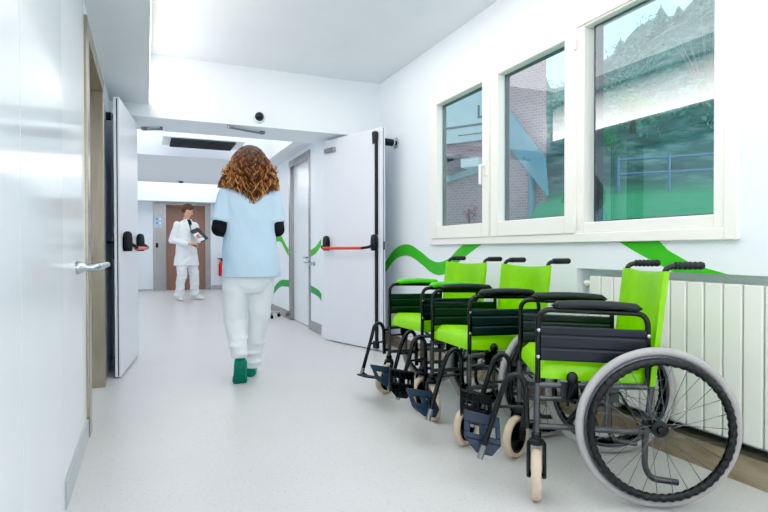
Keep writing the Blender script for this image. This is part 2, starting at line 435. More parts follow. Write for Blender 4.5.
wave([(5.5, .72), (5.3, .80), (5.08, .93), (4.9, .985), (4.69, .99), (4.45, .92), (4.28, .855), (4.12, .833), (3.95, .87), (3.8, .95), (3.6, 1.04), (3.4, 1.12)], .112, fr, 'wave_stripe', M_GREEN, wall_right)
obj('wave_stripe', MB().add([fr(*p) for p in [(2.2, 1.06), (1.93, 1.06), (1.86, .995), (1.75, .94), (1.66, .912), (1.56, .889), (1.83, .889), (1.93, .932), (2.05, .985)]], [tuple(range(9))]), M_GREEN, wall_right)
fc = lambda y, z: (CX - .002, y, z)
wcor = bpy.data.objects['wall_corridor']
wave([(6.03, 1.10), (6.15, 1.06), (6.3, 1.0), (6.52, .955)], .085, fc, 'wave_stripe', M_GREEN, wcor)
wave([(7.62, .94), (7.81, 1.01), (8.0, 1.10), (8.15, 1.165), (8.35, 1.18), (8.6, 1.14), (8.9, 1.05)], .10, fc, 'wave_stripe', M_GREEN, wcor)
wave([(6.03, .40), (6.12, .455), (6.25, .485), (6.52, .512)], .085, fc, 'wave_stripe', M_GREEND, wcor)
wave([(7.62, .515), (7.81, .51), (8.05, .50), (8.26, .47), (8.5, .40), (8.8, .30)], .10, fc, 'wave_stripe', M_GREEND, wcor)

# ---- left wall: glossy panel, flush door with lever handle, recessed doorway
struct('trim_3', MB().box(XL, XL + .006, YB, 1.635, 0, 2.335).box(XL, XL + .006, 1.641, 2.385, 0, 2.335), M_PANEL)
d1 = struct('door_1', MB().box(XL, XL + .003, 2.39, 3.24, .115, 2.335), M_DOORG)
obj('kick_plate', MB().box(XL, XL + .012, 2.39, 3.24, .0, .105), M_GREY, d1)
hd = MB(); hd.lathe([(.001, 0), (.03, 0), (.03, .012), (.02, .03), (.014, .045), (.014, .07)], 20, axis_m((XL + .003, 2.83, .92), (1, 0, 0)))
hd.tube(fillet([(XL + .05, 2.83, .92), (XL + .085, 2.835, .92), (XL + .09, 2.87, .921), (XL + .11, 3.16, .925)], .015), [.018] * 15 + [.015], 12)
obj('door_handle', hd, M_CHROME, d1)
fr3 = MB()
fr3.box(-.42, XL + .018, 3.255, 3.37, 0, 2.245); fr3.box(-.42, XL + .018, 4.41, 4.52, 0, 2.245); fr3.box(-.42, XL + .018, 3.37, 4.41, 2.15, 2.245)
d2 = struct('door_2', MB().box(-.46, -.415, 3.34, 4.44, .005, 2.2), M_DOORG)
obj('door_frame', fr3, M_STEEL, d2, bevel=.004)
h2 = MB(); h2.lathe([(.001, 0), (.025, 0), (.025, .01), (.01, .02), (.01, .05)], 16, axis_m((-.415, 4.28, .95), (1, 0, 0))); h2.tube([(-.37, 4.28, .95), (-.37, 4.14, .95)], .01)
obj('door_handle', h2, M_CHROME, d2)

# ---- fire door leaves
def leaf(name, hinge, free, h, right):
    hv, fv = V((*hinge, 0)), V((*free, 0)); d = (fv - hv); w = d.length; d.normalize()
    # local frame: x from hinge to free edge, y away from the corridor face, z up
    ang = math.atan2(d.y, d.x)
    s = 1 if right else -1
    o = struct(name, MB().box(0, w, 0, s * .042, .012, h), M_DOOR, loc=hv, rotz=ang, bevel=.003)
    # local +y for the right leaf (d points to camera, +x) : face with bar is the -y side there
    f = -s
    obj('edge_gasket', MB().box(w - .008, w + .002, s * .014, s * .022, .02, h - .01), M_GASK, o)
    # panic device: two end boxes with arms and a red push bar
    zb = 1.045
    for i, xx in enumerate((.09, w - (.075 if right else .13))):
        b = MB(); b.loft([(0, 0, -.075, .026, .03), (0, 0, -.05, .032, .036), (0, 0, .03, .032, .036), (0, 0, .07, .028, .03), (0, 0, .085, .014, .016)], 16, 3.2, Matrix.Translation((xx, f * .034, zb + .02)))
        b.tube(fillet([(xx, f * .05, zb + .01), (xx, f * .10, zb - .02), (xx + (.06 if i == 0 else -.10), f * (.115 if right else .09), zb - .03)], .03), .014)
        obj('panic_device', b, M_BLACKP, o)
    obj('push_bar', MB().tube([(.14, f * (.115 if right else .09), zb - .03), (w - .17, f * (.115 if right else .09), zb - .03)], .0155, 14), M_RED, o)
    # vertical rods up and down to the latches
    if not right: return o, ang, w
    r = MB(); xx = w - .068
    r.box(xx - .013, xx + .013, min(0, f * .024), max(0, f * .024), .03, zb - .05); r.box(xx - .013, xx + .013, min(0, f * .024), max(0, f * .024), zb + .1, h - .04)
    r.loft([(0, 0, -.06, .025, .026), (0, 0, .05, .028, .03), (0, 0, .06, .02, .02)], 14, 3, Matrix.Translation((xx, f * .028, h - .1)))
    r.box(xx - .026, xx + .026, min(0, f * .04), max(0, f * .04), .03, .10)
    obj('latch_rod', r, M_BLACKP, o)
    return o, ang, w
d3, a3, w3 = leaf('door_3', (1.790, 5.730), (2.098, 4.826), 2.195, True)
clo = MB().box(.045, .225, -.036, 0, 2.05, 2.10)
obj('closer_box', clo, M_ALU, d3, bevel=.012, bseg=3)
obj('keyhole_plate', MB().box(w3 - .012, w3 + .002, .012, .036, 1.0, 1.08), M_GASK, d3)
d4, a4, w4 = leaf('door_4', (-.077, 5.600), (-.190, 4.666), 2.185, False)
lv = MB()
lv.box(w4 - .09, w4 - .05, -.058, -.05, .93, 1.13)
lv.tube(fillet([(w4 - .07, -.05, 1.06), (w4 - .07, -.10, 1.06), (w4 - .20, -.10, 1.06)], .015), .011)
obj('lever_handle', lv, M_BLACKP, d4)

# ---- corridor door in steel frame
d5 = struct('door_5', MB().box(CX + .045, CX + .085, 6.58, 7.58, .01, 2.19), M_DOORG)
f5 = MB(); f5.box(CX - .012, CX + .1, 6.535, 6.60, 0, 2.25); f5.box(CX - .012, CX + .1, 7.54, 7.62, 0, 2.25); f5.box(CX - .012, CX + .1, 6.6, 7.54, 2.16, 2.25)
obj('door_frame', f5, M_STEELG, d5, bevel=.004)
h5 = MB(); h5.lathe([(.001, 0), (.025, 0), (.025, .01), (.01, .02), (.01, .07)], 16, axis_m((CX + .045, 6.68, .90), (-1, 0, 0))); h5.tube([(CX - .025, 6.66, .90), (CX - .025, 6.82, .90)], .011)
h5.lathe([(.001, 0), (.02, 0), (.02, .06), (.012, .07)], 16, axis_m((CX - .012, 6.565, .855), (-1, 0, 0)))
obj('door_handle', h5, M_CHROME, d5)
lk = MB(); lk.lathe([(.001, 0), (.027, 0), (.027, .012), (.018, .014), (.018, .06), (.001, .06)], 18, axis_m((CX, 6.36, .83), (-1, 0, 0)))
tag(obj('door_stop_knob', lk, M_CHROME), 'small round metal knob on the white wall right of the steel framed door', 'knob')

# ---- lift at the end of the corridor
d6 = struct('door_6', MB().box(.44, 1.35, YE + .03, YE + .07, .0, 2.11), M_BROWN)
f6 = MB(); f6.box(.14, .44, YE - .02, YE + .1, 0, 2.17); f6.box(1.35, 1.48, YE - .02, YE + .1, 0, 2.17); f6.box(.44, 1.35, YE - .02, YE + .1, 2.11, 2.17)
obj('lift_frame', f6, M_STEELG, d6, bevel=.004)
obj('call_button', MB().box(.20, .25, YE - .03, YE - .02, 1.06, 1.17), M_BLACKP, d6, label='black call button on the steel lift frame')
obj('centre_seam', MB().box(.885, .893, YE + .026, YE + .032, 0, 2.11), M_BARK, d6)
nt_ = MB().box(.17, .36, YE - .026, YE - .02, 1.55, 1.85)
no = tag(obj('lift_notice', nt_, M_BLUEP), 'pale blue notice with round symbols stuck on the steel lift frame', 'notice')
for i, (cx, cz) in enumerate(((.23, 1.76), (.30, 1.76), (.23, 1.66), (.30, 1.66))):
    obj('round_symbol', MB().lathe([(.001, 0), (.026, 0), (.026, .002), (.001, .002)], 16, axis_m((cx, YE - .026, cz), (0, -1, 0))), M_PAPER if i % 2 else M_RAIL, no)

# ------------------------------------------------------------------ window
def rect_frame(mb, y0, y1, z0, z1, w, x0, x1, wb=None, wt=None):
    wb = w if wb is None else wb; wt = w if wt is None else wt
    mb.box(x0, x1, y0, y0 + w, z0, z1); mb.box(x0, x1, y1 - w, y1, z0, z1)
    mb.box(x0, x1, y0 + w, y1 - w, z0, z0 + wb); mb.box(x0, x1, y0 + w, y1 - w, z1 - wt, z1)
    return mb
wf = MB()
rect_frame(wf, WY0, WY1, WZ0, WZ1, .055, XR - .028, XR + .065)
rect_frame(wf, WY0 + .05, 2.46, WZ0 + .055, WZ1 - .055, .058, XR - .018, XR + .07, .06, .012)
wf.box(XR - .018, XR + .07, 3.285, 3.335, WZ0 + .05, WZ1 - .05)
win = struct('window_1', wf, M_PVC, bevel=.005)
for (y0, y1) in ((3.325, 4.20), (2.455, 3.305)):
    sh = rect_frame(MB(), y0, y1, WZ0 + .052, WZ1 - .03, .088, XR - .036, XR + .04, .108, .07)
    obj('window_sash', sh, M_PVC, win, bevel=.006)
for (y0, y1, z0, z1) in ((3.413, 4.112, 1.20, 2.25), (2.543, 3.217, 1.20, 2.25), (1.625, 2.342, 1.155, 2.283)):
    obj('window_pane', MB().add([(XR + .022, y0 - .01, z0 - .01), (XR + .022, y1 + .01, z0 - .01), (XR + .022, y1 + .01, z1 + .01), (XR + .022, y0 - .01, z1 + .01)], [(0, 1, 2, 3)]), M_GLASS, win)
    obj('outer_reveal', rect_frame(MB(), y0 - .03, y1 + .03, z0 - .03, z1 + .03, .039, XR + .03, XR + .062), M_GASK, win)
wh = MB().box(XR - .048, XR - .036, 3.348, 3.38, 1.55, 1.66)
wh.tube(fillet([(XR - .045, 3.364, 1.62), (XR - .085, 3.364, 1.62), (XR - .085, 3.364, 1.48)], .015), .011)
obj('window_handle', wh, M_PVC, win)
for z in (1.16, 2.20):
    obj('window_hinge', MB().tube([(XR - .04, 2.452, z - .035), (XR - .04, 2.452, z + .035)], .009), M_PVC, win)

# ------------------------------------------------------------------ radiator
rad = thing('radiator', 'long cream sectioned radiator in the wall recess below the window', 'radiator', (0, 0, 0))
pitch = .0885
n0 = 0
y = 2.395
k = 0
while y > -.35:
    mb = MB(); y1 = y - .004; y0 = y - pitch + .004
    mb.box(2.352, 2.418, y0, y1, .16, .846)
    obj('radiator_section', mb, M_RAD, rad, bevel=.006, bseg=3)
    y -= pitch; k += 1
obj('radiator_pipe', MB().tube([(2.385, -.36, .25), (2.385, 2.39, .25)], .014).tube([(2.385, -.36, .79), (2.385, 2.39, .79)], .014), M_RAD, rad)
vv = MB(); vv.lathe([(.001, 0), (.016, 0), (.018, .02), (.018, .055), (.012, .06)], 16, axis_m((2.385, 2.395, .80), (0, 1, 0)))
obj('radiator_valve', vv, M_RAD, rad)
for yy in (1.0, 2.2): obj('radiator_foot', MB().box(2.37, 2.40, yy, yy + .03, .13, .165), M_RAD, rad)

# ------------------------------------------------------------------ ceiling and wall fittings
sc = thing('security_camera', 'small black dome security camera in white ring on bulkhead above the woman', 'camera', (1.025, 5.424, 2.315))
obj('camera_base', MB().lathe([(.001, -.002), (.062, 0), (.062, .012), (.05, .03), (.001, .03)], 28, axis_m((0, 0, 0), (0, -1, 0))), M_DOOR, sc)
obj('camera_dome', MB().lathe([(.044, .02), (.043, .045), (.034, .07), (.02, .083), (.002, .088)], 28, axis_m((0, 0, 0), (0, -1, 0))), M_BLACKP, sc)
def closer(loc, a, b, label):
    t = thing('door_closer_arm', label, 'door closer', loc)
    obj('pivot', MB().lathe([(.001, 0), (.03, 0), (.03, .018), (.014, .03), (.001, .03)], 18, axis_m(b, (0, 0, -1))), M_ALU, t)
    obj('arm', MB().tube([V(a) + V((0, 0, -.022)), V(b) + V((0, 0, -.022))], .014, 8, ell=(1.4, .7)).tube([V(a), V(a) + V((0, 0, -.03))], .014), M_ALU, t)
closer((1.1, 5.6, 2.222), (-.36, -.13, 0), (0, .03, 0), 'metal hold-open arm under the bulkhead, right of the dome camera')
closer((.01, 5.85, 2.222), (.13, -.04, 0), (-.03, .06, 0), 'short metal hold-open arm under the bulkhead beside the left fire door')
mg = thing('door_magnet', 'round door holder magnet on the right wall behind the open fire door', 'door magnet', (XR, 5.0, 2.085))
obj('wall_bracket', MB().lathe([(.001, 0), (.055, 0), (.055, .015), (.03, .025), (.03, .05), (.001, .05)], 20, axis_m((0, 0, 0), (-1, 0, 0))), M_CHROME, mg)
obj('magnet', MB().lathe([(.001, 0), (.036, 0), (.036, .10), (.001, .10)], 20, axis_m((-.05, 0, 0), (-1, -.2, 0))), M_BLACKP, mg)
mg2 = thing('door_magnet', 'round door holder magnet on the left wall behind the open fire door', 'door magnet', (XL, 4.80, 2.06))
obj('wall_bracket', MB().lathe([(.001, 0), (.05, 0), (.05, .01), (.001, .01)], 20, axis_m((0, 0, 0), (1, 0, 0))), M_CHROME, mg2)
obj('magnet', MB().lathe([(.001, 0), (.032, 0), (.032, .035), (.001, .035)], 20, axis_m((.01, 0, 0), (1, 0, 0))), M_BLACKP, mg2)
smk = thing('smoke_detector', 'small round smoke detector on the far corridor ceiling', 'smoke detector', (.60, 10.9, 2.32))
obj('detector_base', MB().lathe([(.001, 0), (.06, 0), (.06, -.02), (.001, -.02)], 22), M_DOOR, smk)
obj('detector_head', MB().lathe([(.045, -.02), (.045, -.045), (.02, -.06), (.001, -.06)], 22), M_GRILLE, smk)
cas = thing('ceiling_cassette', 'flat ceiling air unit with dark grille above the far corridor', 'air conditioner', (.69, 7.65, 2.42))
obj('cassette_body', MB().box(-.50, .52, -.33, .30, .004, .5), M_DOOR, cas, bevel=.01)
obj('grille', MB().box(-.40, .40, -.30, .27, -.012, .004), M_GRILLE, cas)
for i in range(7):
    obj('louvre', MB().box(-.40, .40, -.27 + i * .08, -.235 + i * .08, -.02, -.012), M_BLACKP, cas)
# fire extinguisher on the end wall, seen beside the woman's hip
fx = thing('fire_extinguisher', 'red fire extinguisher with black head hung on the far wall right of the lift', 'fire extinguisher', (1.745, YE - .10, .33))
obj('cylinder', MB().lathe([(.02, 0), (.075, .01), (.08, .03), (.08, .30), (.06, .36), (.03, .385), (.025, .40)], 24), M_REDP, fx)
obj('valve_head', MB().lathe([(.03, .39), (.03, .43), (.015, .44)], 16).box(-.11, .05, -.015, .015, .435, .46).box(-.08, .05, -.012, .012, .405, .42), M_BLACKP, fx)
obj('hose', MB().tube(fillet([(.03, 0, .42), (.12, 0, .40), (.11, 0, .1)], .05), .011), M_BLACKP, fx)
obj('hanger', MB().box(-.02, .02, .06, .10, .30, .36), M_GREY, fx)
# drip stand whose castered foot shows at the corridor wall
ds = thing('drip_stand', 'steel drip stand with castered foot by corridor wall behind the woman', 'drip stand', (1.60, 7.98, 0), .3)
obj('pole', MB().tube([(0, 0, .06), (0, 0, 1.62)], .0125).lathe([(.03, .05), (.03, .1), (.015, .13)], 16), M_CHROME, ds)
for k in range(5):
    a = k * 2 * PI / 5 - .35; c, s_ = math.cos(a), math.sin(a)
    lg = obj('leg', MB().tube([(0, 0, .085), (.19 * c, .19 * s_, .072)], .014, 8), M_GREY, ds)
    obj('caster', MB().lathe([(.004, -.011), (.026, -.011), (.028, 0), (.026, .011), (.004, .011)], 16, axis_m((.19 * c, .19 * s_, .0285), (-s_, c, 0))).tube([(.19 * c, .19 * s_, .03), (.19 * c, .19 * s_, .075)], .008), M_BLACKP, lg)
hk = MB()
for k in range(4):
    a = k * PI / 2; hk.tube(fillet([(0, 0, 1.61), (.10 * math.cos(a), .10 * math.sin(a), 1.61), (.11 * math.cos(a), .11 * math.sin(a), 1.66)], .03), .005, 8)
obj('hook', hk, M_CHROME, ds)

# ------------------------------------------------------------------ wheelchairs
def wheel_ring(mb, c, R, r, seg=64, rs=10, wav=0, nw=48, ell=(1, 1)):
    """torus about the y axis; wav makes finger bumps"""
    vs, fs = [], []
    n = seg * (3 if wav else 1)
    for i in range(n):
        a = 2 * PI * i / n
        rr = r * (1 + wav * math.sin(a * nw))
        for k in range(rs):
            b = 2 * PI * k / rs
            q = R + rr * math.cos(b) * ell[0]
            vs.append((c[0] + q * math.cos(a), c[1] + rr * math.sin(b) * ell[1], c[2] + q * math.sin(a)))
    for i in range(n):
        j = (i + 1) % n
        for k in range(rs):
            l = (k + 1) % rs
            fs.append((i * rs + k, j * rs + k, j * rs + l, i * rs + l))
    return mb.add(vs, fs)

def rounded_slab(x0, x1, y0, y1, ztop, zbot, nx=14, ny=12, crown=.012):
    """upholstered block: ztop/zbot are functions of x (0 back .. 1 front)"""
    mb = MB(); top, bot = [], []
    for i in range(nx + 1):
        for j in range(ny + 1):
            u, v = i / nx, j / ny
            eu = min(u, 1 - u) * (x1 - x0); ev = min(v, 1 - v) * (y1 - y0)
            r = .03
            dz = 0
            for e in (eu, ev):
                if e < r: dz += r - math.sqrt(max(0, r * r - (r - e) ** 2))
            px, py = x0 + (x1 - x0) * u, y0 + (y1 - y0) * v
            w = .004 * math.sin(u * 9 + v * 4) * math.sin(v * 7)
            top.append((px, py, ztop(u) - dz + crown * math.sin(PI * v) * math.sin(PI * u) + w))
            bot.append((px, py, zbot(u)))
    n = ny + 1; N = len(top); fs = []
    for i in range(nx):
        for j in range(ny):
            a = i * n + j
            fs.append((a, a + n, a + n + 1, a + 1)); fs.append((N + a, N + a + 1, N + a + n + 1, N + a + n))
    for i in range(nx):
        a, b = i * n, i * n + ny
        fs.append((a, N + a, N + a + n, a + n)); fs.append((b, b + n, N + b + n, N + b))
    for j in range(ny):
        a, b = j, nx * n + j
        fs.append((a, a + 1, N + a + 1, N + a)); fs.append((b, N + b, N + b + 1, b + 1))
    return mb.add(top + bot, fs)

def make_wheelchair(label, loc, deg, pad, skirt, swivel, tilts):
    t = thing('wheelchair', label, 'wheelchair', (*loc, 0), math.radians(deg), 'lime green wheelchairs parked in a row under the window')
    R_T = .0115
    for s in (1, -1):
        Y = .24 * s
        # side frame
        fm = MB()
        fm.tube([(.468, Y, .222), (.468, Y, .46)], .014)
        fm.tube([(.468, Y, .452), (.0, Y, .450)], R_T); fm.tube([(.465, Y, .285), (.02, Y, .268)], R_T)
        fm.tube([(.468, Y, .40), (.35, Y, .398), (.34, Y, .45)], .008)
        fm.tube([(.02, Y, .25), (-.005, Y, .48)], R_T * 1.05)
        fm.tube(fillet([(.022, Y, .30), (.024, Y, .13), (-.002, Y, .085), (-.105, Y, .072)], .04), .0125)
        fm.tube([(.18, Y, .275), (.18, Y, .45)], .008)
        fm.tube([(0, Y, .31), (0, Y + .05 * s, .31)], .012); fm.box(-.02, .03, Y - .012, Y + .012, .27, .35)
        obj('side_frame', fm, M_TUBEG, t)
        # back post and push handle
        bp = MB(); bp.tube(fillet([(-.004, Y * .96, .44), (-.03, Y * .96, .70), (-.058, Y * .96, .925), (-.10, Y * .96, .935)], .035), R_T)
        obj('back_post', bp, M_TUBE, t)
        pts = [(-.055 - .14 * i / 28, Y * .96, .932 - .002 * i / 28) for i in range(29)]
        gr = MB().tube([(-.09 - .115 * i / 30, Y * .96, .934) for i in range(31)], [.0142 + (.0026 if (i % 5) < 3 else 0) - (.006 if i in (0, 30) else 0) for i in range(31)], 12)
        obj('push_handle', gr, M_BLACKP, t)
        # armrest: bent tube, pad, side panel, screws
        ar = MB().tube(fillet([(.466, Y, .40), (.462, Y, .758), (.012, Y, .742), (.014, Y, .44)], .055, 8), R_T)
        a = obj('armrest', ar, M_TUBE, t)
        pd = MB(); L0, L1 = .035, .408
        secs = []
        for i in range(15):
            u = i / 14; e = min(u, 1 - u) * (L1 - L0); q = min(1, math.sqrt(max(.02, 1 - (1 - min(e, .03) / .03) ** 2)))
            secs.append((.776, 0, 0, q, u))
        vs = []; seg = 16
        for (z, _, _, q, u) in secs:
            for k in range(seg):
                b = 2 * PI * k / seg; c, d = math.cos(b), math.sin(b)
                vs.append((L0 + (L1 - L0) * u, Y + .029 * q * math.copysign(abs(c) ** .7, c), .774 + .004 * math.sin(PI * u) - .012 * (1 - u) ** 3 + .018 * q * math.copysign(abs(d) ** .8, d)))
        pd.add(vs, [(i * seg + k, i * seg + (k + 1) % seg, (i + 1) * seg + (k + 1) % seg, (i + 1) * seg + k) for i in range(14) for k in range(seg)] + [tuple(range(seg))[::-1], tuple(14 * seg + k for k in range(seg))])
        obj('arm_pad', pd, pad, a)
        prof = []
        for z0, z1 in ((.552, .600), (.604, .652), (.656, .690)):
            prof += [(z0, .0035), (z0 + .006, .007), (z1 - .006, .007), (z1, .0035)]
        sp = MB(); vs = []
        for x in (.452, .02):
            for z, h in prof: vs.append((x, Y + s * h, z - (.452 - x) * .03))
            for z, h in reversed(prof): vs.append((x, Y - s * h, z - (.452 - x) * .03))
        n = len(prof) * 2
        sp.add(vs, [tuple(range(n)), tuple(range(2 * n - 1, n - 1, -1))] + [(i, (i + 1) % n, (i + 1) % n + n, i + n) for i in range(n)])
        obj('side_panel', sp, skirt, a, angle=25)
        for (x, z) in ((.463, .675), (.465, .568), (.013, .655), (.014, .555)):
            obj('screw', MB().lathe([(.001, 0), (.008, 0), (.007, .004), (.001, .005)], 12, axis_m((x, Y + s * .0105, z), (0, s, 0))), M_CHROME, a)
        # drive wheel
        wy = .292 * s
        hub = MB(); hub.lathe([(.004, -.04), (.02, -.038), (.02, -.014), (.032, -.012), (.032, -.008), (.016, -.004), (.016, .014), (.032, .018), (.032, .022), (.016, .026), (.012, .036), (.002, .038)], 24, axis_m((0, wy, .311), (0, s, 0)))
        w = obj('drive_wheel', hub, M_BLACKP, t)
        obj('tyre', wheel_ring(MB(), (0, wy, .311), .2935, .0165, 72, 12, ell=(1.05, .95)), M_TIRE, w)
        obj('wheel_rim', wheel_ring(MB(), (0, wy, .311), .272, .011, 72, 8, ell=(.8, 1.2)), M_RIM, w)
        hr = wheel_ring(MB(), (0, wy + .030 * s, .311), .260, .0150, 72, 10, wav=.13, nw=54)
        for k in range(6):
            b = k * PI / 3 + .3; c, d = math.cos(b), math.sin(b)
            hr.tube([(.268 * c, wy, .311 + .268 * d), (.258 * c, wy + .03 * s, .311 + .258 * d)], .004, 6)
        obj('hand_rim', hr, M_HRIM, w)
        spk = MB(); ns = 28
        for k in range(ns):
            b = 2 * PI * k / ns; off = (.5 if k % 2 else -.5); h0 = b + off * 1.5
            yy = wy + (.018 if (k // 2) % 2 else -.01) * s
            spk.tube([(.029 * math.cos(h0), yy, .311 + .029 * math.sin(h0)), (.267 * math.cos(b), wy, .311 + .267 * math.sin(b))], .0014, 5)
        obj('spokes', spk, M_SPOKE, w)
        # caster
        sw = math.radians(swivel[0 if s > 0 else 1]); px, py = .468, Y
        dx, dy = math.cos(sw), math.sin(sw); ax = V((-dy, dx, 0))
        cx, cy, R = px - .032 * dx, py - .032 * dy, .10
        fk = MB(); fk.lathe([(.013, .262), (.02, .255), (.02, .235), (.03, .228), (.03, .212)], 18, Matrix.Translation((px, py, 0)))
        for q in (-1, 1):
            o = ax * .031 * q
            fk.tube(fillet([V((px, py, .222)) + o * .5, V((px, py, .218)) + o, V((cx, cy, .14)) + o, V((cx, cy, .088)) + o], .02), [.0095] * 16, 8, ell=(1.5, .8))
        fk.tube([V((cx, cy, .1)) - ax * .036, V((cx, cy, .1)) + ax * .036], .008)
        fo = obj('caster', fk, M_BLACKP, t)
        MW = axis_m((cx, cy, .1), ax)
        obj('caster_tyre', MB().lathe([(.075, -.016), (.09, -.019), (.098, -.012), (.1, 0), (.098, .012), (.09, .019), (.075, .016)], 40, MW, True), M_BEIGE, fo)
        hb = MB(); hb.lathe([(.062, -.013), (.076, -.014), (.076, .014), (.062, .013), (.062, .003), (.02, .004), (.018, .02), (.006, .022), (.006, -.022), (.018, -.02), (.02, -.004), (.062, -.003)], 30, MW, True)
        obj('caster_hub', hb, M_BLACKP, fo)
        # brake
        bk = MB(); bk.tube(fillet([(.345, Y + .015 * s, .372), (.342, Y + .024 * s, .42), (.330, Y + .030 * s, .47)], .02), .007, 8)
        bk.box(.30, .37, Y + .004 * s - .004, Y + .004 * s + .012, .40, .465); bk.tube([(.345, Y + .02 * s, .40), (.322, Y + .055 * s, .395)], .007, 8)
        b_ = obj('brake_lever', bk, M_TUBE, t)
        obj('brake_knob', MB().sphere((.329, Y + .032 * s, .487), (.024, .017, .026)), M_BLACKP, b_)
        # leg rest: bent tube, cross bar, silver end, folding footplate
        yb = Y * .94
        lr = MB().tube(fillet([(.506, Y, .275), (.512, Y, .46), (.545, Y, .498), (.585, Y, .475), (.612, yb, .40), (.682, yb, .175)], .03, 5), .012)
        lr.tube([(.512, Y, .36), (.625, yb, .355)], .007, 8); lr.tube([(.470, Y, .44), (.508, Y, .44)], .009, 8); lr.tube([(.470, Y, .30), (.506, Y, .30)], .009, 8)
        g = obj('leg_rest', lr, M_TUBE, t)
        obj('end_clip', MB().tube([(.676, yb, .195), (.694, yb, .140)], .0135, 10), M_ALU, g)
        tl = math.radians(tilts[0 if s > 0 else 1])
        fp = MB()
        # tapering plate with two square openings; a runs inwards from the hinge, b along the foot
        O = V((.672, yb - .014 * s, .150)); A = V((0, -s * math.cos(tl), math.sin(tl))); B = V((.95, 0, .22)).normalized(); Nn = A.cross(B).normalized()
        def slab(q, th=.005):
            vs = [O + A * a_ + B * b__ + Nn * n_ for n_ in (-th, th) for b__, a_ in q]
            fp.add(vs, [(0, 1, 2, 3), (7, 6, 5, 4), (0, 4, 5, 1), (1, 5, 6, 2), (2, 6, 7, 3), (3, 7, 4, 0)])
        R4 = lambda b0, b1, a0, a1: [(b0, a0), (b1, a0), (b1, a1), (b0, a1)]
        slab([(-.03, 0), (.035, 0), (.085, .05), (-.07, .05)]); slab(R4(-.07, .085, .05, .075))
        for b0, b1 in ((-.07, -.05), (-.012, .02), (.06, .085)): slab(R4(b0, b1, .075, .118))
        slab(R4(-.07, .085, .118, .165))
        if (tilts[0 if s > 0 else 1]) > 70:
            for q in range(6): slab(R4(-.07 + q * .029, -.062 + q * .029, .03, .165), .013)
            for q in range(4): slab(R4(-.07, .085, .04 + q * .038, .047 + q * .038), .013)
        fp.tube([(.682, yb, .165), tuple(O + A * .03)], .01, 8)
        obj('footplate', fp, M_NAVY if s > 0 else M_BLACKP, g, bevel=.003)
    # folding cross brace and bars
    cb = MB()
    for s in (1, -1):
        cb.tube([(.20 + .012 * s, .235 * s, .277), (.20 + .012 * s, -.235 * s, .452)], .010)
        cb.tube([(.05, .235 * s, .30), (.05, 0, .37)], .006, 8)
    obj('cross_brace', cb, M_TUBEG, t)
    # seat and back
    st = rounded_slab(-.012, .462, -.222, .222, lambda u: .530 + .030 * u, lambda u: .450 + .026 * u)
    obj('seat_cushion', st, M_LIME, t, angle=60)
    bkm = MB(); nu, nv = 14, 18; vs = []
    for side in (0, 1):
        for i in range(nv + 1):
            v = i / nv; z = .455 + (.912 - .455) * v; xc = -.002 - .052 * max(0, (z - .46) / .45)
            for j in range(nu + 1):
                u = j / nu; yy = -.254 + .508 * u
                sag = .028 * math.sin(PI * u) * (.5 + .5 * math.sin(PI * min(1, v * 1.1)))
                edge = .012 if u in (0, 1) else (.020 if (u < .12 or u > .88) else .010)
                rip = .003 * math.sin(11 * v + 5 * u) * math.sin(PI * u)
                top = -.012 * math.sin(PI * u) if v > .9 else 0
                vs.append((xc - sag + rip + (edge if side == 0 else -edge) * .9, yy, z + top))
    n = nu + 1; N = n * (nv + 1); fs = []
    for i in range(nv):
        for j in range(nu):
            a = i * n + j; fs += [(a, a + 1, a + n + 1, a + n), (N + a, N + a + n, N + a + n + 1, N + a + 1)]
    for i in range(nv):
        a, b = i * n, i * n + nu; fs += [(a, a + n, N + a + n, N + a), (b, N + b, N + b + n, b + n)]
    for j in range(nu):
        a, b = j, nv * n + j; fs += [(a, N + a, N + a + 1, a + 1), (b, b + 1, N + b + 1, N + b)]
    bkm.add(vs, fs)
    obj('backrest', bkm, M_LIMES, t, angle=60)
    # true the chair to its real width and depth: wheels and casters move bodily, the frame is narrowed
    def fit(o, fn):
        for v in o.data.vertices: v.co = fn(v.co)
        for c in o.children: fit(c, fn)
    for c in list(t.children):
        n = c.name.split('.')[0]
        if n == 'drive_wheel': fit(c, lambda p: V((p.x, p.y - math.copysign(.010, p.y), p.z)))
        elif n in ('caster', 'leg_rest'): fit(c, lambda p: V((p.x - .022, p.y - math.copysign(.025, p.y), p.z)))
        else: fit(c, lambda p: V((p.x * (.950 if p.x > 0 else 1), p.y * .896, p.z)))
    return t

make_wheelchair('nearest lime green wheelchair, black arm pads, large spoked wheel in full view by radiator', (1.937, 1.7255), 151.4, M_PAD, M_SKIRT, (-101, -128), (62, 84))
make_wheelchair('middle lime green wheelchair with black arm pads, between two others under the window', (1.972, 2.565), 177.4, M_PAD, M_SKIRTG, (-150, -100), (40, 84))
make_wheelchair('lime green wheelchair with green arm pads, last in the row beside the open fire door', (2.010, 3.262), 184.3, M_PADG, M_SKIRTG, (-150, -160), (40, 4))

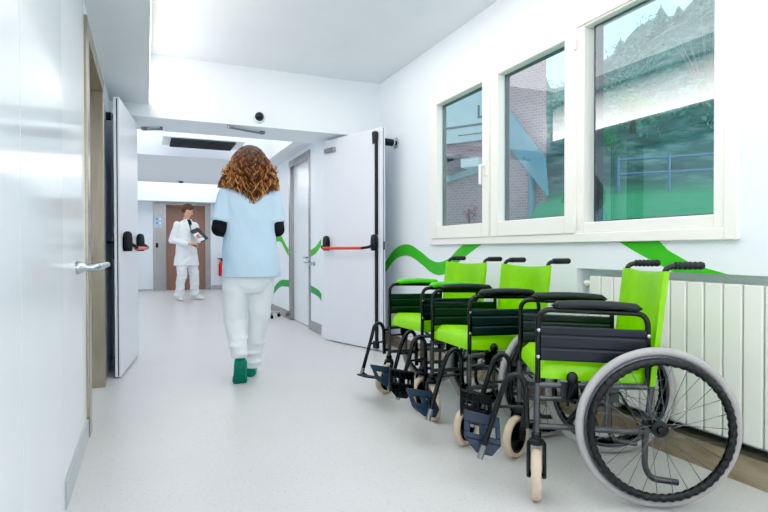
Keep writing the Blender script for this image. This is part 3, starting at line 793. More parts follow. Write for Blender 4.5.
# ------------------------------------------------------------------ people
def hand(mb, wrist, d, n, thumb, curl=.5, size=1.):
    """palm + five jointed fingers; d to fingertips, n palm normal, thumb side"""
    d, n, th = V(d).normalized(), V(n).normalized(), V(thumb).normalized(); w = V(wrist); S = size
    for a in (-.026, -.009, .009, .026):
        mb.tube([w + d * .01 * S + th * a * .75 * S, w + d * .085 * S + th * a * S], [.014 * S, .013 * S], 10)
        mb.sphere(w + d * .085 * S + th * a * S, .0125 * S, 10, 7)
    mb.limb([w - d * .02 * S, w + d * .03 * S], [.024 * S, .023 * S], 10)
    for i, (a, L) in enumerate(zip((.028, .0095, -.0095, -.028), (.072, .08, .074, .058))):
        p = w + d * .088 * S + th * a * S; ang = 0; dirv = d; pts = [p]; rs = [.0092 * S]
        for k, fr_ in enumerate((.45, .32, .23)):
            ang += curl * (.5, .8, .6)[k]
            dirv = (d * math.cos(ang) + n * math.sin(ang)).normalized(); p = p + dirv * L * fr_ * S; pts.append(p); rs.append((.0088, .0082, .0068)[k] * S)
        mb.limb(pts, rs, 8)
    b = w + d * .022 * S + th * .03 * S
    t1 = b + (th * .7 + d * .6 + n * .25).normalized() * .038 * S; t2 = t1 + (th * .25 + d * .85 + n * .4).normalized() * .03 * S
    mb.limb([w + d * .01 * S + th * .012 * S, b, t1, t2], [.016 * S, .0135 * S, .0105 * S, .008 * S], 8)

def head(mb, c, yaw, pitch, s=1.):
    """skull, jaw, nose, ears, brow; faces local +y then yaw about z and pitch down"""
    M = Matrix.Translation(V(c)) @ Matrix.Rotation(yaw, 4, 'Z') @ Matrix.Rotation(-pitch, 4, 'X') @ Matrix.Scale(s, 4)
    mb.sphere((0, -.012, .035), (.074, .094, .088), 20, 14, M); mb.sphere((0, .018, -.03), (.06, .068, .078), 18, 12, M)
    mb.sphere((0, .05, -.082), (.032, .03, .026), 14, 9, M)
    mb.loft([(0, .083, -.028, .016, .022), (0, .090, -.015, .013, .018), (0, .084, .012, .009, .012), (0, .078, .03, .006, .008)], 10, 2, M)
    mb.sphere((0, .074, .034), (.055, .016, .012), 14, 8, M); mb.sphere((0, .076, -.056), (.024, .012, .009), 12, 7, M)
    for q in (-1, 1):
        mb.sphere((q * .076, -.008, -.005), (.01, .02, .032), 10, 8, M); mb.sphere((q * .043, .055, -.015), (.02, .018, .018), 10, 7, M)
    return M

# ---- woman walking away
wo = thing('person', 'woman in light blue tunic and white trousers walking away, curly copper hair', 'person', (.712, 4.13, 0), 0)
bd = MB()
bd.loft([(0, 0, .80, .155, .115), (0, 0, .92, .165, .115), (0, 0, 1.08, .13, .095), (0, 0, 1.25, .15, .105), (0, 0, 1.38, .17, .095), (0, 0, 1.45, .13, .075), (0, 0, 1.49, .06, .055), (0, .005, 1.56, .05, .05)], 24)
HW = head(bd, (0, .03, 1.645), 0, .12)
sh, el, wrs = {}, {}, {}
for s in (-1, 1):
    S_, E_, W_ = V((s * .165, 0, 1.41)), V((s * .214 - .014, -.03, 1.155)), V((s * .12, .19, 1.13))
    sh[s], el[s], wrs[s] = S_, E_, W_
    bd.limb([S_, (S_ + E_) / 2, E_, (E_ + W_) / 2 + V((0, 0, .0)), W_], [.055, .046, .038, .035, .026], 14)
    hand(bd, W_ + V((-s * .01, .03, 0)), (-s * .45, .85, .1), (-s * .8, -.4, -.2), (0, .1, 1), .6)
legs = {-1: [(-.10, 0, .86), (-.108, .05, .47), (-.084, -.005, .215)], 1: [(.088, 0, .86), (.078, .09, .46), (.045, .19, .10)]}
for s in (-1, 1):
    p = [V(q) for q in legs[s]]
    bd.limb([p[0], (p[0] + p[1]) / 2, p[1], p[1] * .65 + p[2] * .35, p[2]], [.085, .072, .052, .05, .036], 14)
bd.limb([legs[-1][2], V((-.082, .0, .16)), V((-.08, .035, .06)), V((-.078, .075, .03))], [.034, .03, .026, .02]); bd.limb([legs[1][2], V((.045, .24, .05)), V((.045, .36, .035))], [.034, .032, .024])
put('body', remeshed(bd, .0055, 3), M_SKIN, wo, angle=180)
tu = MB()
tu.loft([(.012, .0, .795, .219, .156), (.012, .0, .81, .217, .154), (.010, 0, .91, .208, .148), (0, 0, 1.0, .203, .140), (0, 0, 1.10, .192, .132), (0, 0, 1.22, .190, .130), (0, 0, 1.33, .197, .125), (0, 0, 1.40, .198, .112), (0, 0, 1.445, .165, .092), (0, .0, 1.475, .11, .078), (0, .0, 1.495, .078, .07)], 36, 2.3)
for s in (-1, 1):
    a, b = sh[s] + V((0, 0, 0)), V((s * .205 - .010, -.015, 1.205))
    tu.sphere(a, .066); tu.tube([a, (a + b) / 2, b], [.066, .070, .072], 20)
put('tunic', crease(remeshed(tu, .008, 5), .007, (5, 5, 2.5, 2)), M_SCRUB, wo, angle=180)
us = MB()
for s in (-1, 1):
    us.limb([(sh[s] + el[s]) / 2, el[s], (el[s] + wrs[s]) / 2, wrs[s]], [.058, .056, .05, .036], 14)
    um = MB(); um.limb([(sh[s] + el[s]) / 2, el[s], (el[s] + wrs[s]) / 2, wrs[s]], [.060, .057, .05, .036], 14)
    put('undersleeve', remeshed(um, .008, 4), M_BLACKC, wo, angle=180, label='black long undersleeve')
tr = MB()
tr.loft([(0, 0, .68, .10, .09), (0, 0, .76, .165, .125), (0, 0, .84, .195, .14), (0, 0, .95, .19, .135)], 24, 2.2)
for s in (-1, 1):
    p = [V(q) for q in legs[s]]; u = (p[1] - p[0])
    ks = [p[0], p[0] + u * .35, p[0] + u * .7, p[1], p[1] * .6 + p[2] * .4, p[2] + V((0, .0, .045))]
    tr.sphere(p[0], .105); tr.tube(ks + [p[2] + V((0, .0, -.03 if s > 0 else -.018))], [.106, .100, .090, .080, .070, .061, .058], 20)
    # slumped folds behind the knee and above the shoe
    for f_, r_ in ((.95, .088), (1.0, .092)): pass
    for q in range(3):
        z = p[1] + (p[2] - p[1]) * (.5 + .22 * q); tr.sphere(z + V((.01 * (-1) ** q, -.008, 0)), (.071 - .004 * q, .069, .028))
put('trousers', crease(remeshed(tr, .008, 5), .006, (5, 5, 6, 4)), M_TROUS, wo, angle=180)
# clogs: left foot rolling off its toe with the sole towards us, right foot flat
def clog(M, parent, bend=0.):
    class Map:                       # the shoe bends at the ball: the toes stay flat on the floor
        def __matmul__(self, p):
            if not bend: return M @ p
            p = V(p); y = p.y - .06; a = bend if y <= 0 else bend * max(0, 1 - y / .03)
            q = V((p.x, y, p.z)); q = Matrix.Rotation(a, 3, 'X') @ q if y <= 0 else V((p.x, y, p.z))
            return M @ q
    return clog_mesh(Map(), parent)
def clog_mesh(M, parent):
    up = MB(); n = 14
    secs = [(0, -.10, .030), (0, -.09, .040), (0, -.05, .042), (0, .0, .042), (0, .06, .048), (0, .11, .046), (0, .145, .03), (0, .158, .012)]
    hs = [.055, .068, .06, .066, .062, .05, .034, .018]
    vs = []; seg = 18
    for (cx, cy, rx), h in zip(secs, hs):
        for k in range(seg):
            a = 2 * PI * k / seg; vs.append(M @ V((cx + rx * math.cos(a), cy, .012 + (h if math.sin(a) > 0 else .01) * math.sin(a) + .002)))
    up.add(vs, [(i * seg + k, i * seg + (k + 1) % seg, (i + 1) * seg + (k + 1) % seg, (i + 1) * seg + k) for i in range(len(secs) - 1) for k in range(seg)] + [tuple(range(seg))[::-1], tuple((len(secs) - 1) * seg + k for k in range(seg))])
    c = obj('clog', up, M_CLOG, parent)
    so = MB(); rows = []
    for k in range(25):
        sn = math.sin(-PI / 2 + PI * k / 24); yy = .028 + .134 * sn
        wd = max(.004, math.cos(-PI / 2 + PI * k / 24) ** .7 * (.041 + .010 * sn - .008 * math.exp(-(yy / .03) ** 2)))
        rows += [M @ V((-wd, yy, .012)), M @ V((wd, yy, .012)), M @ V((wd * .94, yy, -.006)), M @ V((-wd * .94, yy, -.006))]
    so.add(rows, [(4 * k + i, 4 * k + (i + 1) % 4, 4 * k + 4 + (i + 1) % 4, 4 * k + 4 + i) for k in range(24) for i in range(4)] + [(0, 1, 2, 3), (96, 97, 98, 99)])
    obj('clog_sole', so, M_SOLE, c)
ML = Matrix.Translation((-.080, -.01, .005)) @ Matrix.Scale(1.15, 4) @ Matrix.Rotation(math.radians(-3), 4, 'Z')
MR = Matrix.Translation((.048, .27, .005)) @ Matrix.Rotation(math.radians(-12), 4, 'Z')
clog(ML, wo, math.radians(-68)); clog(MR, wo)
# curls
hb = MB()
hb.sphere((0, .0, 1.66), (.11, .125, .13)); hb.loft([(0, -.03, 1.42, .10, .05), (0, -.03, 1.48, .165, .075), (0, -.02, 1.56, .155, .10), (0, -.01, 1.66, .12, .12)], 20)
hair_base = remeshed(hb, .012, 4)
hair = MB()
def curl(p0, path, R, r, turns, tone0, tone1, seg=5, n=34):
    ph = random.random() * 6.28; pts = []
    for i in range(n):
        t = i / (n - 1); c = path(t)
        T = (path(min(1, t + .03)) - path(max(0, t - .03))).normalized()
        a = T.cross(V((0, 1, .3))).normalized(); b = T.cross(a)
        rr = R * min(1, .25 + 2 * t)
        pts.append(c + (a * math.cos(ph + turns * 6.28 * t) + b * math.sin(ph + turns * 6.28 * t)) * rr)
    c0 = len(hair.v)
    hair.tube(pts, [r * (1 - .55 * (i / (n - 1)) ** 3) for i in range(n)], seg)
    for i in range(n):
        t = i / (n - 1)
        for k in range(seg): hair.tone.append(max(0, min(1, tone0 + (tone1 - tone0) * t ** .8 + random.uniform(-.06, .06))))
def bez(P):
    P = [V(p) for p in P]
    def f(t):
        Q = list(P)
        while len(Q) > 1: Q = [q.lerp(r, t) for q, r in zip(Q, Q[1:])]
        return Q[0]
    return f
def scalp(az, el, k=1.):
    return V((.098 * k * math.cos(az) * math.cos(el), .11 * k * math.sin(az) * math.cos(el) + .005, 1.655 + .118 * k * math.sin(el)))
for i in range(1050):
    az = random.uniform(-PI, PI); crown = i < 320
    if random.random() < .45: az = random.uniform(-PI * .95, -PI * .05)
    el0 = random.uniform(1.1, 1.56) if crown else random.uniform(.1, 1.25)
    face = math.sin(az) > .45
    if face and el0 < .75: continue
    ox, oy = math.cos(az), math.sin(az)
    sp = random.uniform(0, 1)
    zend = 1.325 + .12 * min(1, abs(ox) * 1.3) + random.uniform(0, .08) * random.random() + (.12 if face else 0)
    if random.random() < .35: zend += random.uniform(.03, .16)
    if face: zend = min(zend, 1.46)
    low = min(el0 - .05, .25)
    P = [scalp(az, el0, .99)]
    if crown: P.append(scalp(az, 1.0, 1.12 + .04 * sp))
    P += [scalp(az, (min(el0, 1.1) + low) / 2 + .12, 1.10 + .10 * sp), V((ox * (.125 + .045 * sp), oy * (.115 + .04 * sp), 1.63)), V((ox * (.155 + .055 * sp), oy * (.085 + .05 * sp) - .01, 1.51)), V((ox * (.155 + .06 * sp), oy * (.075 + .05 * sp) - .01, zend))]
    if face:
        for q in (-1, -2): P[q].x = max(-.215, min(.215, P[q].x + .07 * (1 if ox > 0 else -1)))
    L = (P[0] - P[2]).length + (P[2] - P[-1]).length
    t0 = random.uniform(.0, .14); airy = i % 6 == 0
    t1 = random.uniform(.12, .4) if random.random() < .4 else random.uniform(.6, 1.0)
    curl(P[0], bez(P), random.uniform(.012, .019) if airy else random.uniform(.009, .0145), random.uniform(.0028, .004) if airy else random.uniform(.0042, .0062), L * random.uniform(10, 14) * random.choice((1, -1)), t0, t1, 6, 46)
hm = put('hair', hair.mesh('hair'), M_CURL, wo, angle=180, label='long curly copper brown hair')
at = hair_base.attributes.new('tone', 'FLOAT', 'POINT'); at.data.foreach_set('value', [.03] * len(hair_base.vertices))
put('hair_underlayer', hair_base, M_CURL, wo, angle=180)

# ---- doctor standing by the lift
mo = thing('person', 'man in long white coat and white trousers reading papers in front of lift door', 'person', (.72, 11.45, 0), math.radians(-146))
bd = MB()
bd.loft([(0, 0, .90, .165, .11), (0, 0, 1.0, .17, .115), (0, 0, 1.15, .15, .105), (0, 0, 1.35, .18, .115), (0, 0, 1.48, .19, .10), (0, 0, 1.55, .11, .075), (0, .0, 1.60, .058, .058), (0, .015, 1.66, .055, .055)], 24)
HM = head(bd, (0, .045, 1.765), math.radians(52), math.radians(22), 1.05)
SR, ER, WRt = V((.205, 0, 1.49)), V((.29, -.06, 1.19)), V((.13, .23, 1.115))
SL, EL, WL = V((-.205, 0, 1.49)), V((-.27, .03, 1.20)), V((-.10, .27, 1.25))
for a, b, c in ((SR, ER, WRt), (SL, EL, WL)):
    bd.limb([a, (a + b) / 2, b, (b + c) / 2, c], [.06, .05, .042, .038, .028], 14)
hand(bd, WRt + V((-.015, .02, 0)), (-.7, .6, -.15), (-.3, -.2, -.9), (-.3, .6, .5), .9, 1.05)
hand(bd, WL + V((.01, .02, 0)), (.75, .55, .1), (.1, .1, 1), (-.4, .8, .1), .7, 1.05)
mlegs = {1: [(.10, 0, .93), (.15, .06, .50), (.19, .0, .10)], -1: [(-.10, 0, .93), (-.13, .07, .50), (-.155, .06, .10)]}
for s in (-1, 1):
    p = [V(q) for q in mlegs[s]]
    bd.limb([p[0], (p[0] + p[1]) / 2, p[1], p[1] * .65 + p[2] * .35, p[2], p[2] + V((s * .03, .10, -.055))], [.09, .077, .056, .054, .04, .03], 14)
put('body', remeshed(bd, .0055, 3), M_SKIN, mo, angle=180)
ct = MB()
ct.loft([(0, .0, .69, .255, .185), (0, .0, .72, .25, .18), (0, 0, .90, .225, .16), (0, 0, 1.08, .20, .145), (0, 0, 1.25, .205, .145), (0, 0, 1.38, .215, .14), (0, 0, 1.48, .205, .12), (0, 0, 1.535, .15, .092), (0, -.01, 1.575, .085, .075)], 32, 2.3)
for a, b, c in ((SR, ER, WRt), (SL, EL, WL)):
    ct.limb([a, (a + b) / 2, b, (b + c) / 2], [.074, .07, .064, .056], 16); ct.tube([(b + c) / 2, c], [.056, .05], 16)
coat = put('coat', crease(remeshed(ct, .008, 4), .010, (5, 5, 4, 3)), M_WHITEC, mo, angle=180)
obj('shirt_front', MB().add([(-.045, .075, 1.60), (.045, .075, 1.60), (.05, .108, 1.53), (.0, .152, 1.36), (-.05, .108, 1.53), (0, .11, 1.60)], [(0, 5, 3, 4), (5, 1, 2, 3)]), M_NAVYC, mo, label='dark navy shirt showing at the coat neck')
cl_ = MB()
for s in (-1, 1):
    cl_.add([(s * .048, .085, 1.60), (s * .10, .09, 1.56), (s * .085, .135, 1.44), (s * .004, .158, 1.34), (s * .045, .128, 1.52)], [(0, 1, 2, 4), (4, 2, 3)])
    cl_.tube([(s * .09, -.03, 1.565), (s * .075, .06, 1.595), (s * .045, .085, 1.60)], .014, 8)
obj('lapel', cl_, M_WHITEC, coat)
obj('button', MB().sphere((.006, .149, 1.22), .009).sphere((.006, .152, 1.08), .009).sphere((.008, .165, .94), .009), M_GREY, coat)
obj('pocket', MB().box(.08, .17, .125, .155, .86, 1.0), M_WHITEC, coat, bevel=.01)
tr = MB(); tr.loft([(0, 0, .84, .17, .13), (0, 0, .92, .19, .135), (0, 0, 1.02, .18, .13)], 24, 2.2)
for s in (-1, 1):
    p = [V(q) for q in mlegs[s]]
    tr.sphere(p[0], .11); tr.tube([p[0], (p[0] + p[1]) / 2, p[1], p[1] * .5 + p[2] * .5, p[2] + V((0, 0, -.02))], [.115, .105, .092, .086, .082], 18)
    for q in range(3): tr.sphere(p[1] * (.3 - .14 * q) + p[2] * (.7 + .14 * q) + V((.01 * (-1) ** q, .01, 0)), (.09, .088, .03))
put('trousers', crease(remeshed(tr, .008, 5), .012, (6, 6, 7, 4)), M_TROUS, mo, angle=180)
for s in (-1, 1):
    p = V(mlegs[s][2]); d = V((s * .30, 1, 0)).normalized()
    sm = MB(); sm.limb([V((p.x, p.y, .05)) - d * .05, V((p.x, p.y, .055)) + d * .03, V((p.x, p.y, .045)) + d * .11, V((p.x, p.y, .036)) + d * .18], [.045, .047, .044, .032], 14)
    sm.box(-.001, .001, -.001, .001, .05, .051, Matrix.Translation((p.x, p.y, 0)))
    put('shoe', remeshed(sm, .008, 3), M_WSOLE, mo, angle=180)
hh = MB(); hh.sphere((0, -.02, .055), (.081, .098, .082), 20, 12, HM); hh.sphere((0, -.06, .02), (.076, .06, .085), 18, 10, HM)
for k in range(90):
    a = random.uniform(-PI, 0.15 * PI) if k % 3 else random.uniform(0, PI); e = random.uniform(.25, 1.4)
    p = V((.078 * math.cos(a) * math.cos(e), -.02 + .094 * math.sin(a) * math.cos(e), .058 + .08 * math.sin(e)))
    hh.limb([HM @ p, HM @ (p * 1.07 + V((0, .006, .006)))], [.012, .007], 6)
put('short_hair', remeshed(hh, .007, 2), M_HAIRB, mo, angle=180)
for q in (-1, 1):
    obj('eye', MB().sphere((q * .031, .081, .012), (.012, .006, .006), 10, 7, HM), M_EYE, mo)
    obj('eyebrow', MB().tube([(q * .014, .088, .034), (q * .034, .087, .040), (q * .052, .074, .034)], .004, 6, M=HM), M_HAIRB, mo)
obj('mouth', MB().tube([(-.022, .084, -.053), (0, .09, -.055), (.022, .084, -.053)], .0045, 6, M=HM), M_LIP, mo)
# what he holds
RW = mo.matrix_basis if False else Matrix.Translation((.72, 11.45, 0)) @ Matrix.Rotation(math.radians(-146), 4, 'Z')
def held(name, local, e, size, m, label, cat, bev=.003):
    Mx = RW @ Matrix.Translation(local) @ Matrix.Rotation(e[2], 4, 'Z') @ Matrix.Rotation(e[0], 4, 'X') @ Matrix.Rotation(e[1], 4, 'Y')
    x, y_, z = size
    o = tag(obj(name, MB().box(-x / 2, x / 2, -y_ / 2, y_ / 2, -z / 2, z / 2), m, bevel=bev), label, cat); o.matrix_world = Mx; return o
fo = held('folder', (-.10, .27, 1.30), (math.radians(38), math.radians(28), -.3), (.20, .018, .32), M_FOLD, 'dark grey folder held open against the arm of the man in the white coat', 'folder')
held('paper_stack', (-.06, .305, 1.255), (math.radians(38), math.radians(28), -.3), (.13, .008, .20), M_PAPER, 'white papers lying on the dark grey folder the man holds', 'papers', 0)
held('phone', (.045, .285, 1.09), (math.radians(75), 0, .3), (.07, .012, .14), M_BLACKP, 'small black phone in the lowered hand of the man in the white coat', 'phone')

# ------------------------------------------------------------------ outside the window
def elev(x, y):
    s = .75 * x + .66 * y
    k = max(0, min(1, (y / max(x, .1) - 1.19) / .12)) if (s > 0 and x < 9) else 0
    e = elev0(s)
    if s > 16: e = e + (e * max(.8, min(1.3, .89 + 1.5 * (x - y) / (x + y))) - e) * min(1, (s - 16) / 12)
    return e + (min(e, 1.0) - e) * k * k * (3 - 2 * k)
def elev0(s):
    pts = [(-40, .3), (2.6, .6), (5, 1.15), (8, 1.68), (10.5, 1.98), (11.5, 2.35), (16, 4.3), (26, 8.4), (40, 15.2), (52, 18.5), (80, 19)]
    for (a, za), (b, zb) in zip(pts, pts[1:]):
        if s <= b:
            t = (s - a) / (b - a); return za + (zb - za) * t
    return 19
tm = MB(); vs = []; nx, ny = 90, 110
xs = [2.64 + (75 - 2.64) * (i / nx) ** 1.7 for i in range(nx + 1)]; ys = [-12 + 92 * (j / ny) for j in range(ny + 1)]
for x in xs:
    for y_ in ys:
        s = .75 * x + .66 * y_; amp = 0 if s < 11 else min(1.2, (s - 11) * .06)
        vs.append((x, y_, elev(x, y_) + amp * noise.noise((x * .35, y_ * .35, 0)) + .5 * amp * noise.noise((x, y_, 3))))
tm.add(vs, [(i * (ny + 1) + j, (i + 1) * (ny + 1) + j, (i + 1) * (ny + 1) + j + 1, i * (ny + 1) + j + 1) for i in range(nx) for j in range(ny)])
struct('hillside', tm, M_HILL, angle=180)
# conifers along the ridge
def conifer(loc, h, r, label):
    t = thing('conifer_tree', label, 'tree', loc, random.random() * 6, 'conifers along the hill ridge')
    obj('trunk', MB().tube([(0, 0, -.4), (0, 0, h * .9)], [r * .12, r * .03], 8), M_BARK, t)
    mb = MB(); n = 9
    for i in range(n):
        z = h * (.1 + .82 * i / n); R = r * (1 - i / n) ** .85 + .08
        for k in range(9):
            a = k * .698 + i * .4 + random.uniform(-.2, .2); L = R * random.uniform(.75, 1.15)
            c, s = math.cos(a), math.sin(a)
            mb.add([(0, 0, z + h * .10), (L * c - .22 * R * s, L * s + .22 * R * c, z - .05 * h), (L * 1.1 * c, L * 1.1 * s, z - .02 * h), (L * c + .22 * R * s, L * s - .22 * R * c, z - .05 * h), (0, 0, z - .02)], [(0, 1, 2), (0, 2, 3), (4, 2, 1), (4, 3, 2)])
    mb.loft([(0, 0, h * .85, r * .12, r * .12), (0, 0, h * 1.02, .01, .01)], 6)
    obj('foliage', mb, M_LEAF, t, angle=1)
CON = [(24.6, 24.9, 1.1, 'tiny dark conifer on the hill ridge, leftmost tree in the right window pane'),
       (25.9, 23.9, 1.7, 'dark conifer on the ridge, second from left in the right window pane'),
       (26.9, 23.3, .9, 'lowest dark conifer on the ridge left of centre in the right window pane'),
       (27.8, 22.7, 2.0, 'tall dark conifer on the ridge at the middle of the right window pane'),
       (28.8, 22.3, 1.2, 'short dark conifer just right of the tall one on the ridge'),
       (30.2, 21.4, 2.0, 'broad dark conifer on the ridge right of centre in the right window pane'),
       (31.6, 20.6, 2.4, 'large dark conifer on the ridge at the right edge of the right window pane'),
       (23.0, 27.0, 1.8, 'dark conifer on the ridge seen through the middle window pane')]
for (x, y_, h, lab) in CON:
    conifer((x, y_, elev(x, y_) - .3), h, h * .30, lab)
def leafball(mb, c, r, n, f=.2):
    for _ in range(n):
        d = V((random.gauss(0, 1), random.gauss(0, 1), random.gauss(0, 1))).normalized(); p = V(c) + d * r * random.uniform(.55, 1.05)
        u = d.cross(V((random.random(), random.random(), 1))).normalized() * r * f; w = d.cross(u) * random.uniform(.6, 1.1)
        mb.add([p - u, p + w * .6, p + u, p - w * .6], [(0, 1, 2, 3)])
def bush(loc, r, m, label, h=1.):
    t = thing('shrub', label, 'shrub', loc)
    obj('stem', MB().tube([(0, 0, -.3), (0, 0, r * .8)], [r * .12, r * .05], 8), M_BARK, t)
    mb = MB()
    for k in range(7): leafball(mb, (random.uniform(-.5, .5) * r, random.uniform(-.5, .5) * r, r * h * random.uniform(.3, 1)), r * .55, 120, .11)
    obj('foliage', mb, m, t, angle=1)
bush((11.6, 10.3, elev(11.6, 10.3) + .1), .75, M_BUSHB, 'bright green shrub low on the hillside in the right window pane')
bush((9.3, 9.3, elev(9.3, 9.3)), .6, M_BUSHB, 'green shrub by the brick building in the middle window pane')
sc_ = MB()
for k in range(150):
    s = random.uniform(13, 42); u = random.uniform(-.75, .75) * s * .5
    x, y_ = .75 * s - .66 * u, .66 * s + .75 * u
    if x < 4: continue
    leafball(sc_, (x, y_, elev(x, y_) + .3), random.uniform(.45, 1.2), 70, .09)
tag(obj('scrub', sc_, M_BUSH, bpy.data.objects['hillside'], angle=1), None, None, kind='stuff')
tw = thing('bare_tree', 'leafless pale shrub with thin upright twigs on the hillside, right window pane', 'shrub', (13.6, 9.7, elev(13.6, 9.7)))
tb = MB()
for k in range(40):
    a = random.uniform(0, 6.28); L = random.uniform(1.2, 2.6); sp_ = random.uniform(.2, .9)
    tb.tube([(0, 0, -.1), (sp_ * .4 * math.cos(a), sp_ * .4 * math.sin(a), L * .5), (sp_ * math.cos(a), sp_ * math.sin(a), L)], [.02, .014, .006], 5)
obj('twigs', tb, M_TWIG, tw)
gf = thing('guard_rail', 'low blue grey rail fence along foot of the hillside', 'fence')
g0, g1 = V((7.6, 7.05, 0)), V((13.7, -.2, 0))
rl = MB(); zz = [elev(*g0.lerp(g1, i / 12).xy) for i in range(13)]
for h in (.35, .6): rl.tube([g0.lerp(g1, i / 12) + V((0, 0, zz[i] + h)) for i in range(13)], .022, 6)
obj('rail', rl, M_RAIL, gf)
for i in range(13):
    p = g0.lerp(g1, i / 12); obj('fence_post', MB().tube([p + V((0, 0, zz[i] - .2)), p + V((0, 0, zz[i] + .65))], .025, 6), M_RAIL, gf)
# brick building opposite: local x along the facade (to the left), local y away from us
A, B = V((5.83, 6.85, 0)), V((4.5, 8.9, 0)); ang = math.atan2((B - A).y, (B - A).x)
bb = thing('brick_building', 'pink brick building with blue grey eave outside the left window panes', 'building', tuple(A), ang)
obj('brick_wall', MB().prism([(0, 0), (6, 0), (6, -3.6), (2.0, -3.6)], -.2, 5.6, lambda u, v, d: (u, v, d)), M_BRICK, bb)
obj('eave_panel', MB().prism([(-.05, 1.85), (.0, 2.45), (.62, 3.35), (.75, 3.3), (.62, 2.75)], .02, .16, lambda u, v, d: (u, d, v)), M_SOFF, bb)
obj('roof', MB().prism([(-.1, 5.6), (6.3, 5.6), (6.3, 5.75), (4.0, 6.8), (3.6, 6.8)], -3.9, .25, lambda u, v, d: (u, d, v)), M_GASK, bb)
obj('drain_pipe', MB().tube([(.22, .05, .6), (.22, .05, 2.3)], .05, 10), M_SOFF, bb)
sg = obj('sign_board', MB().box(.92, 2.2, .02, .08, 2.85, 3.75), M_SIGNB, bb)
ltr = MB()
ltr.box(1.10, 1.135, .08, .09, 3.22, 3.44); ltr.box(1.02, 1.10, .08, .09, 3.22, 3.255)
ltr.box(.95, .985, .08, .09, 3.22, 3.44)
obj('sign_letters', ltr, M_INK, sg, label='dark letters on the pale sign board')
obj('sign_line', MB().box(.95, 1.75, .08, .09, 3.10, 3.135), M_INK, sg)
obj('sign_line', MB().box(.95, 1.5, .08, .09, 2.96, 2.975), M_INK, sg)
obj('canopy', MB().box(.98, 1.30, .0, .4, 2.36, 2.50), M_DOOR, bb)
obj('dark_awning', MB().box(1.30, 1.8, .0, .4, 2.40, 2.58), M_BLACKP, bb)
obj('wall_band', MB().prism([(.9, 2.36), (1.8, 2.18), (1.8, 2.28), (.9, 2.46)], .0, .05, lambda u, v, d: (u, d, v)), M_DOOR, bb)
Mb_ = Matrix.Translation(A) @ Matrix.Rotation(ang, 4, 'Z')
for (u, z, r, lab) in ((1.22, 1.45, .17, 'larger red flowering plant against brick wall in the left window pane'), (1.70, 1.45, .09, 'smaller red flowering plant against brick wall in the left window pane')):
    p = Mb_ @ V((u, .25, 0))
    ft = thing('red_flowering_plant', lab, 'plant', (p.x, p.y, elev(p.x, p.y)))
    zt = z + .22 - elev(p.x, p.y)
    obj('stem', MB().tube([(0, 0, -.1), (0, 0, zt)], .02, 6), M_BARK, ft)
    mb = MB()
    for k in range(5): leafball(mb, (random.uniform(-.5, .5) * r, random.uniform(-.5, .5) * r, zt + random.uniform(-.8, 1) * r), r * .6, 26)
    obj('blossom', mb, M_FLOW, ft, angle=1)

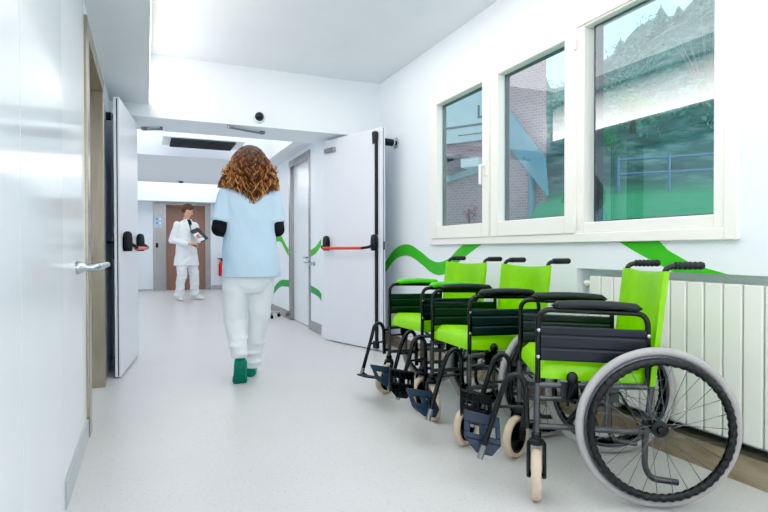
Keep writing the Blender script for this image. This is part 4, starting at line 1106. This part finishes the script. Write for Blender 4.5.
# ------------------------------------------------------------------ light
# the soffit's side is a continuous luminous cove; two more coves light the far corridor
M_COVE = emit_mat('cove_diffuser', '#fffcf9', 8.5, (2.36, 2.79, .06))
tag(obj('cove_light', MB().box(.027, .031, YB + .1, 5.38, 2.36, 2.79), M_COVE), 'long luminous cove along the left ceiling soffit above the corridor', 'light')
M_LP = emit_mat('light_panel_diffuser', '#f6faff', 3.2)
tag(obj('ceiling_light_panel', MB().box(-.3, 1.6, 6.1, 8.1, 2.86, 2.9), M_LP), 'bright recessed ceiling light panel just past the fire doors', 'light')
tag(obj('ceiling_light_panel', MB().box(-.3, 1.85, 12.0, YE - .6, 2.92, 2.95), M_LP), 'bright recessed ceiling light over the lift at corridor end', 'light')
def area(loc, rot, sx, sy, e, col=(1, 1, 1)):
    l = bpy.data.lights.new('lamp', 'AREA'); l.shape = 'RECTANGLE'; l.size = sx; l.size_y = sy; l.energy = e; l.color = col
    o = bpy.data.objects.new('lamp', l); COL.objects.link(o); o.location = loc; o.rotation_euler = rot
    return o
area((1.25, 1.6, ZC - .02), (0, 0, 0), 1.6, 6.5, 55, (1, .99, .98))
area((.8, 9.8, 2.30), (0, 0, 0), 1.6, 2.6, 20, (1, .99, .98))
area((1.1, YB + .3, 1.5), (math.radians(90), 0, 0), 2.2, 2.0, 25, (.97, .99, 1))
w = bpy.data.worlds.new('world'); SC.world = w; w.use_nodes = True; nt = w.node_tree
bg = nt.nodes['Background']
tc = nt.nodes.new('ShaderNodeTexCoord'); nz = nt.nodes.new('ShaderNodeTexNoise'); nz.inputs['Scale'].default_value = 2.5; nz.inputs['Detail'].default_value = 5
rp = nt.nodes.new('ShaderNodeValToRGB'); rp.color_ramp.elements[0].position = .4; rp.color_ramp.elements[1].position = .6
rp.color_ramp.elements[0].color = lin('#bfe0f5'); rp.color_ramp.elements[1].color = lin('#ffffff')
nt.links.new(tc.outputs['Generated'], nz.inputs['Vector']); nt.links.new(nz.outputs['Fac'], rp.inputs['Fac']); nt.links.new(rp.outputs['Color'], bg.inputs['Color'])
bg.inputs['Strength'].default_value = 1.7
SC.view_settings.view_transform = 'Standard'
SC.view_settings.look = 'None'
SC.view_settings.exposure = -0.06
SC.view_settings.use_curve_mapping = True
SC.view_settings.curve_mapping.black_level = (.012, .012, .012)
cm = SC.view_settings.curve_mapping; cv = cm.curves[3]
cv.points.new(.02, .017); cv.points.new(.45, .455); cv.points.new(.75, .725); cv.points[-1].location = (1.0, .93)
cm.update()
SC.cycles.max_bounces = 14; SC.cycles.diffuse_bounces = 7; SC.cycles.transparent_max_bounces = 16

# repeats of one kind share a group phrase
for kind, phrase in (('door_magnet', 'door holder magnets behind the fire doors'), ('door_closer_arm', 'hold-open arms under the bulkhead'),
                     ('ceiling_light_panel', 'recessed light panels of the far corridor'), ('red_flowering_plant', 'red flowering plants by the brick wall'),
                     ('shrub', 'green shrubs outside the window')):
    for o in bpy.data.objects:
        if o.parent is None and o.name.split('.')[0] == kind: o['group'] = phrase
